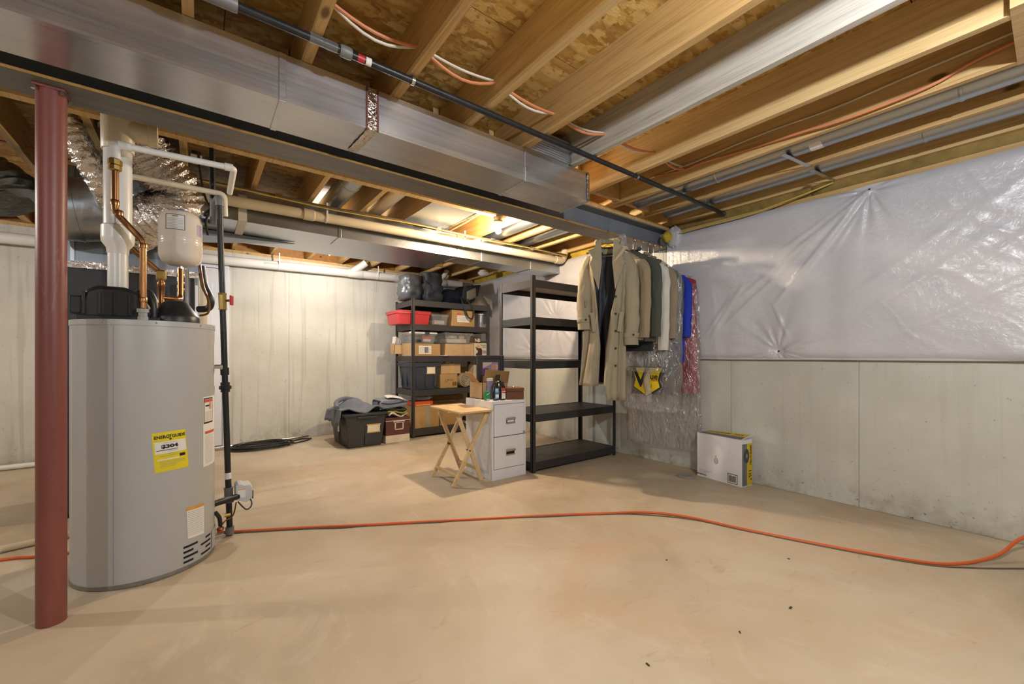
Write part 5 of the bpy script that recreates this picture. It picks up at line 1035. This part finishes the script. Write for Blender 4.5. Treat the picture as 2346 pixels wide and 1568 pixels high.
# ---------------------------------------------------------------- clothes hanging from the beam flange
def hanger(lb, x, a, zsh, half=.19, y0=2.452):
    t = thing('wire_hanger', lb, 'hanger', (x, y0, zsh), R(a))
    zt = 2.268 - zsh
    hook = [(0, .0, .06), (0, .0, zt - .03)] + [(0, .022 * (1 - math.cos(R(k))), zt - .03 + .026 * math.sin(R(k))) for k in range(20, 200, 20)]
    obj('hook', B().tube(hook, .0022, 6), CHROME, t, smooth=True)
    obj('frame', B().tube([(0, 0, .06), (half, 0, -.03), (half - .01, 0, -.045), (-half + .01, 0, -.045), (-half, 0, -.03), (0, 0, .06)], .0025, 6), CHROME, t, smooth=True)
def garment_rings(zs, ws, ds, folds, amp, seed, n=48, gap=None, y_off=0, lean=0, crisp=0):
    rings = []
    for i, (zz, w_, d_) in enumerate(zip(zs, ws, ds)):
        g = gap[i] if gap else 0; ring = []; k = i / (len(zs) - 1)
        for j in range(n + (1 if gap else 0)):
            th = -math.pi / 2 + g + (2 * math.pi - 2 * g) * j / n
            f = 1 + amp * k * math.sin(folds * th + 2.5 * nz(zz * 1.3, seed) + seed) + amp * .8 * nz(math.cos(th) * 2 + seed, math.sin(th) * 2, zz * 2)
            if crisp: f += amp * (.25 + .75 * k) * (.55 * math.sin(13 * th + 3 * nz(zz * 1.1, seed + 2)) + .9 * nz(th * 2.6, zz * .9, seed)) + .05 * nz(th * 9, zz * 7, seed)
            c_, s_ = math.cos(th), math.sin(th)
            ring.append((math.copysign(abs(c_) ** .85, c_) * w_ * (1 + (f - 1) * .35) + lean * k, math.copysign(abs(s_) ** .9, s_) * d_ * f + y_off, zz))
        rings.append(ring)
    return rings
def interp(keys, n):
    out = []
    for i in range(n):
        t = keys[0][0] + (keys[-1][0] - keys[0][0]) * i / (n - 1)
        for a, b_ in zip(keys, keys[1:]):
            if (a[0] >= t >= b_[0]) or (a[0] <= t <= b_[0]):
                f = (t - a[0]) / (b_[0] - a[0]) if b_[0] != a[0] else 0; out.append([a[q_] + (b_[q_] - a[q_]) * f for q_ in range(len(a))]); break
    return out
def sleeve(pts, rad, seed, flat_=.62, n=24):
    P = smoothpath(pts, 12); rings = []
    for i, p in enumerate(P):
        k = i / (len(P) - 1); r_ = rad[0] + (rad[1] - rad[0]) * k
        rings.append([(p[0] + r_ * math.cos(2 * math.pi * j / n) * (1 + .22 * nz(p[2] * 9, j * .6, seed)), p[1] + r_ * flat_ * math.sin(2 * math.pi * j / n) * (1 + .28 * nz(p[2] * 9, j * .7, seed + 3)), p[2]) for j in range(n)])
    return B().loft(rings)
def simple_garment(name, lb, cat, x, a, m_, zsh, hem, half, depth, seed, sl=None, yoff=2.452, folds=5, sleeves=(1, -1), slm=None, slr=(.055, .05), collar=True, group='clothes hung from the beam'):
    t = thing(name, lb, cat, (x, yoff, zsh), R(a), group=group); L = hem - zsh
    ky = interp([(.075, .05, .04), (.04, .10, .055), (.0, half * .85, depth * .7), (-.05, half, depth), (L * .5, half * .98, depth * 1.05), (L, half * 1.02, depth * 1.15)], 22)
    obj('body', B().loft(garment_rings([k[0] for k in ky], [k[1] for k in ky], [k[2] for k in ky], folds, .16, seed)), m_, t, smooth=True, ang=80)
    if sl:
        for s in sleeves:
            obj('sleeve', sleeve([(s * half * .8, -.01, -.02), (s * (half + .02), -.02, -.12), (s * (half + .03), -.03, sl * .5), (s * (half + .02), -.035, sl)], slr, seed + s), slm or m_, t, smooth=True, ang=80)
    if collar: obj('collar', B().tube(smoothpath([(.045, -.04, .10), (.06, .02, .10), (0, .05, .105), (-.06, .02, .10), (-.045, -.04, .10)], 5), .016, 8), m_, t, smooth=True)
    return t
# khaki trench coat facing the room
CXp, CYp, ZS = 2.945, 2.452, 2.04
hanger('wire hanger hooked over the beam holding the khaki trench coat', CXp, -55, ZS + .03, .15)
tc = thing('trench_coat', 'long khaki trench coat hanging open nearest the empty shelves', 'coat', (CXp, CYp, ZS), R(-55), group='clothes hung from the beam')
L = .76 - ZS
ky = interp([(.06, .07, .05, 1.1), (.03, .12, .075, 1.0), (0, .165, .09, .85), (-.08, .18, .105, .7), (-.30, .18, .115, .5), (-.55, .175, .12, .26), (-.85, .18, .13, .10), (L, .195, .15, .10)], 30)
rg = garment_rings([k[0] for k in ky], [k[1] for k in ky], [k[2] for k in ky], 7, .22, 3, 110, [k[3] for k in ky], 0, -.05, 1)
b = B().loft(rg, False, False); b.map(lambda x, y_, zz: (x, y_, zz + (.10 if x < 0 else -.02) * (zz / L) ** 4 * (1 if zz < 0 else 0)))
obj('shell', b, KHAKI, tc, smooth=True, ang=80, solid=.006)
rg2 = garment_rings([k[0] - .004 for k in ky], [k[1] * .93 for k in ky], [k[2] * .84 for k in ky], 7, .20, 3, 110, [k[3] * 1.02 for k in ky], 0, -.05, 1)
b = B().loft(rg2, False, False); b.map(lambda x, y_, zz: (x, y_, zz + .02 + (.10 if x < 0 else -.02) * (zz / L) ** 4 * (1 if zz < 0 else 0)))
obj('lining', b, LINING, tc, smooth=True, ang=80)
obj('back_collar', B().tube(smoothpath([(.085, -.05, .10), (.095, .02, .125), (0, .07, .135), (-.095, .02, .125), (-.085, -.05, .10)], 6), .024, 10), KHAKI, tc, smooth=True)
for s in (1, -1):
    lp = [(s * .055, -.075, .13), (s * .115, -.085, .045), (s * .165, -.108, .02), (s * .125, -.118, -.05), (s * .15, -.12, -.10), (s * .07, -.125, -.34), (s * .045, -.105, -.10)]
    obj('lapel', B().add(lp, [(0, 6, 2, 1), (2, 6, 3), (3, 6, 5, 4)]), KHAKI, tc, solid=.007, bevel=.002)
    obj('sleeve', sleeve([(s * .14, -.005, -.01), (s * .19, -.02, -.14), (s * .21, -.05, -.42), (s * .20, -.07, -.68 - (.14 if s > 0 else 0))], (.062, .060), 3 + s), KHAKI, tc, smooth=True, ang=80)
    zc = -.66 - (.14 if s > 0 else 0)
    obj('cuff_strap', B().lathe([(.064, zc + .045), (.067, zc + .05), (.067, zc + .08), (.064, zc + .085)], (0, 0, 0), 18).map(lambda x, y_, zz: (x + s * .203, y_ * .66 - .066, zz)), KHAKI, tc, smooth=True)
    obj('cuff_button', B().lathe([(.009, 0), (.009, .004)], (s * .203 + .02, -.116, zc + .066), 10, 'y'), INK, tc)
    obj('epaulette', B().beam((s * .09, -.03, .045), (s * .19, -.03, .012), .045, .008), KHAKI, tc, bevel=.002)
    obj('pocket_flap', B().obox((s * .115, -.13, -.62), (.035, .008, .17), Matrix.Rotation(R(8 * s), 3, 'Y')), KHAKI, tc, bevel=.002)
for k in range(5): obj('button', B().lathe([(.010, -.132), (.010, -.127)], (.075, 0, -.40 - k * .15), 10, 'y'), INK, tc)
obj('belt_loop', B().box(-.19, -.182, -.11, -.09, -.48, -.42), KHAKI, tc)
fb = thing('film_cover', 'small clear plastic cover over the trench coat collar', 'plastic bag', (3.03, 2.36, 2.0), group='clear garment bags')
obj('film', B().grid(lambda u, v: (3.03 + (.085 * (1 - v * .75) + .012 * nz(u * 8, v * 6)) * math.cos(2 * math.pi * u), 2.36 + (.085 * (1 - v * .7) + .012 * nz(u * 8, v * 6, 4)) * math.sin(2 * math.pi * u), 1.93 + .28 * v + .015 * nz(u * 6, 2)), 26, 10), FILMD, fb, smooth=True, ang=80)
G = [
 ('tan_jacket', 'plain tan jacket with straight sleeve behind the trench coat', 'jacket', 3.17, -74, KHAKI2, 2.02, 1.27, .18, .05, 11, -.73, None),
 ('olive_jacket', 'dark olive jacket between the tan jacket and the bagged clothes', 'jacket', 3.31, -76, OLIVE, 2.04, 1.26, .20, .05, 14, -.74, None),
 ('white_shirt', 'white shirt in clear film with its sleeve hanging loose', 'shirt', 3.44, -77, SUITT, 2.01, 1.24, .20, .04, 17, -.83, CREAM),
 ('taupe_jacket', 'taupe suit jacket under clear dry cleaning film', 'jacket', 3.55, -76, SUITT, 1.99, 1.20, .21, .045, 21, -.70, None),
 ('grey_suit', 'dark grey suit in the printed dry cleaning bag', 'suit', 3.64, -78, SUITG, 1.97, .74, .22, .045, 25, -.72, None),
 ('blue_coat', 'bright royal blue coat hanging beside the red dress', 'coat', 3.74, -80, BLUE, 1.93, 1.02, .25, .05, 29, -.62, None),
 ('red_dress', 'crimson dress in a clear bag at the end next to the wall', 'dress', 3.805, -84, CRIM, 1.90, .76, .34, .032, 33, None, None)]
for nm, lb, cat, x, a, m_, zs, hm, hf, dp, sd_, sl_, slm_ in G:
    simple_garment(nm, lb, cat, x, a, m_, zs, hm, hf, dp, sd_, sl_, slm=slm_)
    hanger('wire hanger hooked over the beam holding the ' + nm.replace('_', ' '), x, a, zs + .03, hf * .85)
tr_ = simple_garment('dark_trousers', 'black folded trousers hanging below the olive jacket', 'trousers', 3.375, -76, BLKF, 1.60, 1.17, .15, .022, 41, None, collar=False)
def bag(lb, x, a, zt, zb_, half, dep, seed, m_=FILM, flare=.0, yoff=2.452):
    t = thing('garment_bag', lb, 'plastic bag', (x, yoff, zb_), R(a), group='clear garment bags'); H_ = zt - zb_
    def f(u, v):
        th = 2 * math.pi * u; c_, s_ = math.cos(th), math.sin(th); tp = min(1, (1 - v) * 6 + .25); w_ = half * tp * (1 + flare * (1 - v)); d_ = dep * (.4 + .6 * tp)
        n1 = .022 * nz(c_ * 3 + seed, s_ * 3, v * 6) + .012 * nz(c_ * 9, s_ * 9 + seed, v * 14)
        return (math.copysign(abs(c_) ** .8, c_) * (w_ + n1), s_ * (d_ + n1), H_ * v + (.04 * nz(u * 3, seed) * (1 - v) if v < .5 else 0))
    obj('film', B().grid(f, 44, 34), m_, t, smooth=True, ang=80)
    return t
bag('short clear plastic film bag over the white shirt', 3.47, -74, 2.10, .98, .235, .06, 2)
gb = bag('clear dry cleaning bag printed with a black and yellow shield', 3.60, -78, 2.08, .60, .30, .10, 5)
bag('long clear plastic bag hanging nearly to the floor over the red dress', 3.785, -84, 2.02, .20, .36, .055, 9, FILM, .12)
# printed shield on the bag (local frame: x across, -y toward the room)
def sp_(a, c_): return (a, c_)
sh = [(-.15, .41), (.16, .41), (.13, .345), (.118, .29), (.135, .225), (.005, .14), (-.125, .225), (-.105, .29), (-.12, .345)]
yb_ = -.128
sg = obj('shield_outline', B().prism([(x * 1.08 + .004, (zz - .29) * 1.07 + .29) for x, zz in sh], 'y', yb_, yb_ + .0012), INK, gb)
obj('shield_field', B().prism(sh, 'y', yb_ - .0012, yb_), PYEL, sg)
obj('shield_bar', B().box(-.18, .19, yb_ - .001, yb_ + .0012, .412, .421), INK, sg)
obj('shield_text', textmesh('V', .26, frame((-.055, yb_ - .002, .305), (1, 0, 0), (0, 0, 1)), .0006, .004), INK, sg)
obj('shield_text', textmesh('ue', .08, frame((.078, yb_ - .002, .325), (1, 0, 0), (0, 0, 1)), .0006, .0015), INK, sg)
obj('shield_text', textmesh('DENS', .026, frame((.085, yb_ - .002, .288), (1, 0, 0), (0, 0, 1)), .0006), INK, sg)
obj('shield_text', textmesh('U', .055, frame((.04, yb_ - .002, .235), (1, 0, 0), (0, 0, 1)), .0006, -.0005), INK, sg)
obj('loose_fold', B().grid(lambda u, v: (-.02 + .07 * u + .012 * math.sin(v * 8), -.135 - .02 * math.sin(math.pi * u), .08 + .33 * v), 8, 14), FILMD, gb, smooth=True)
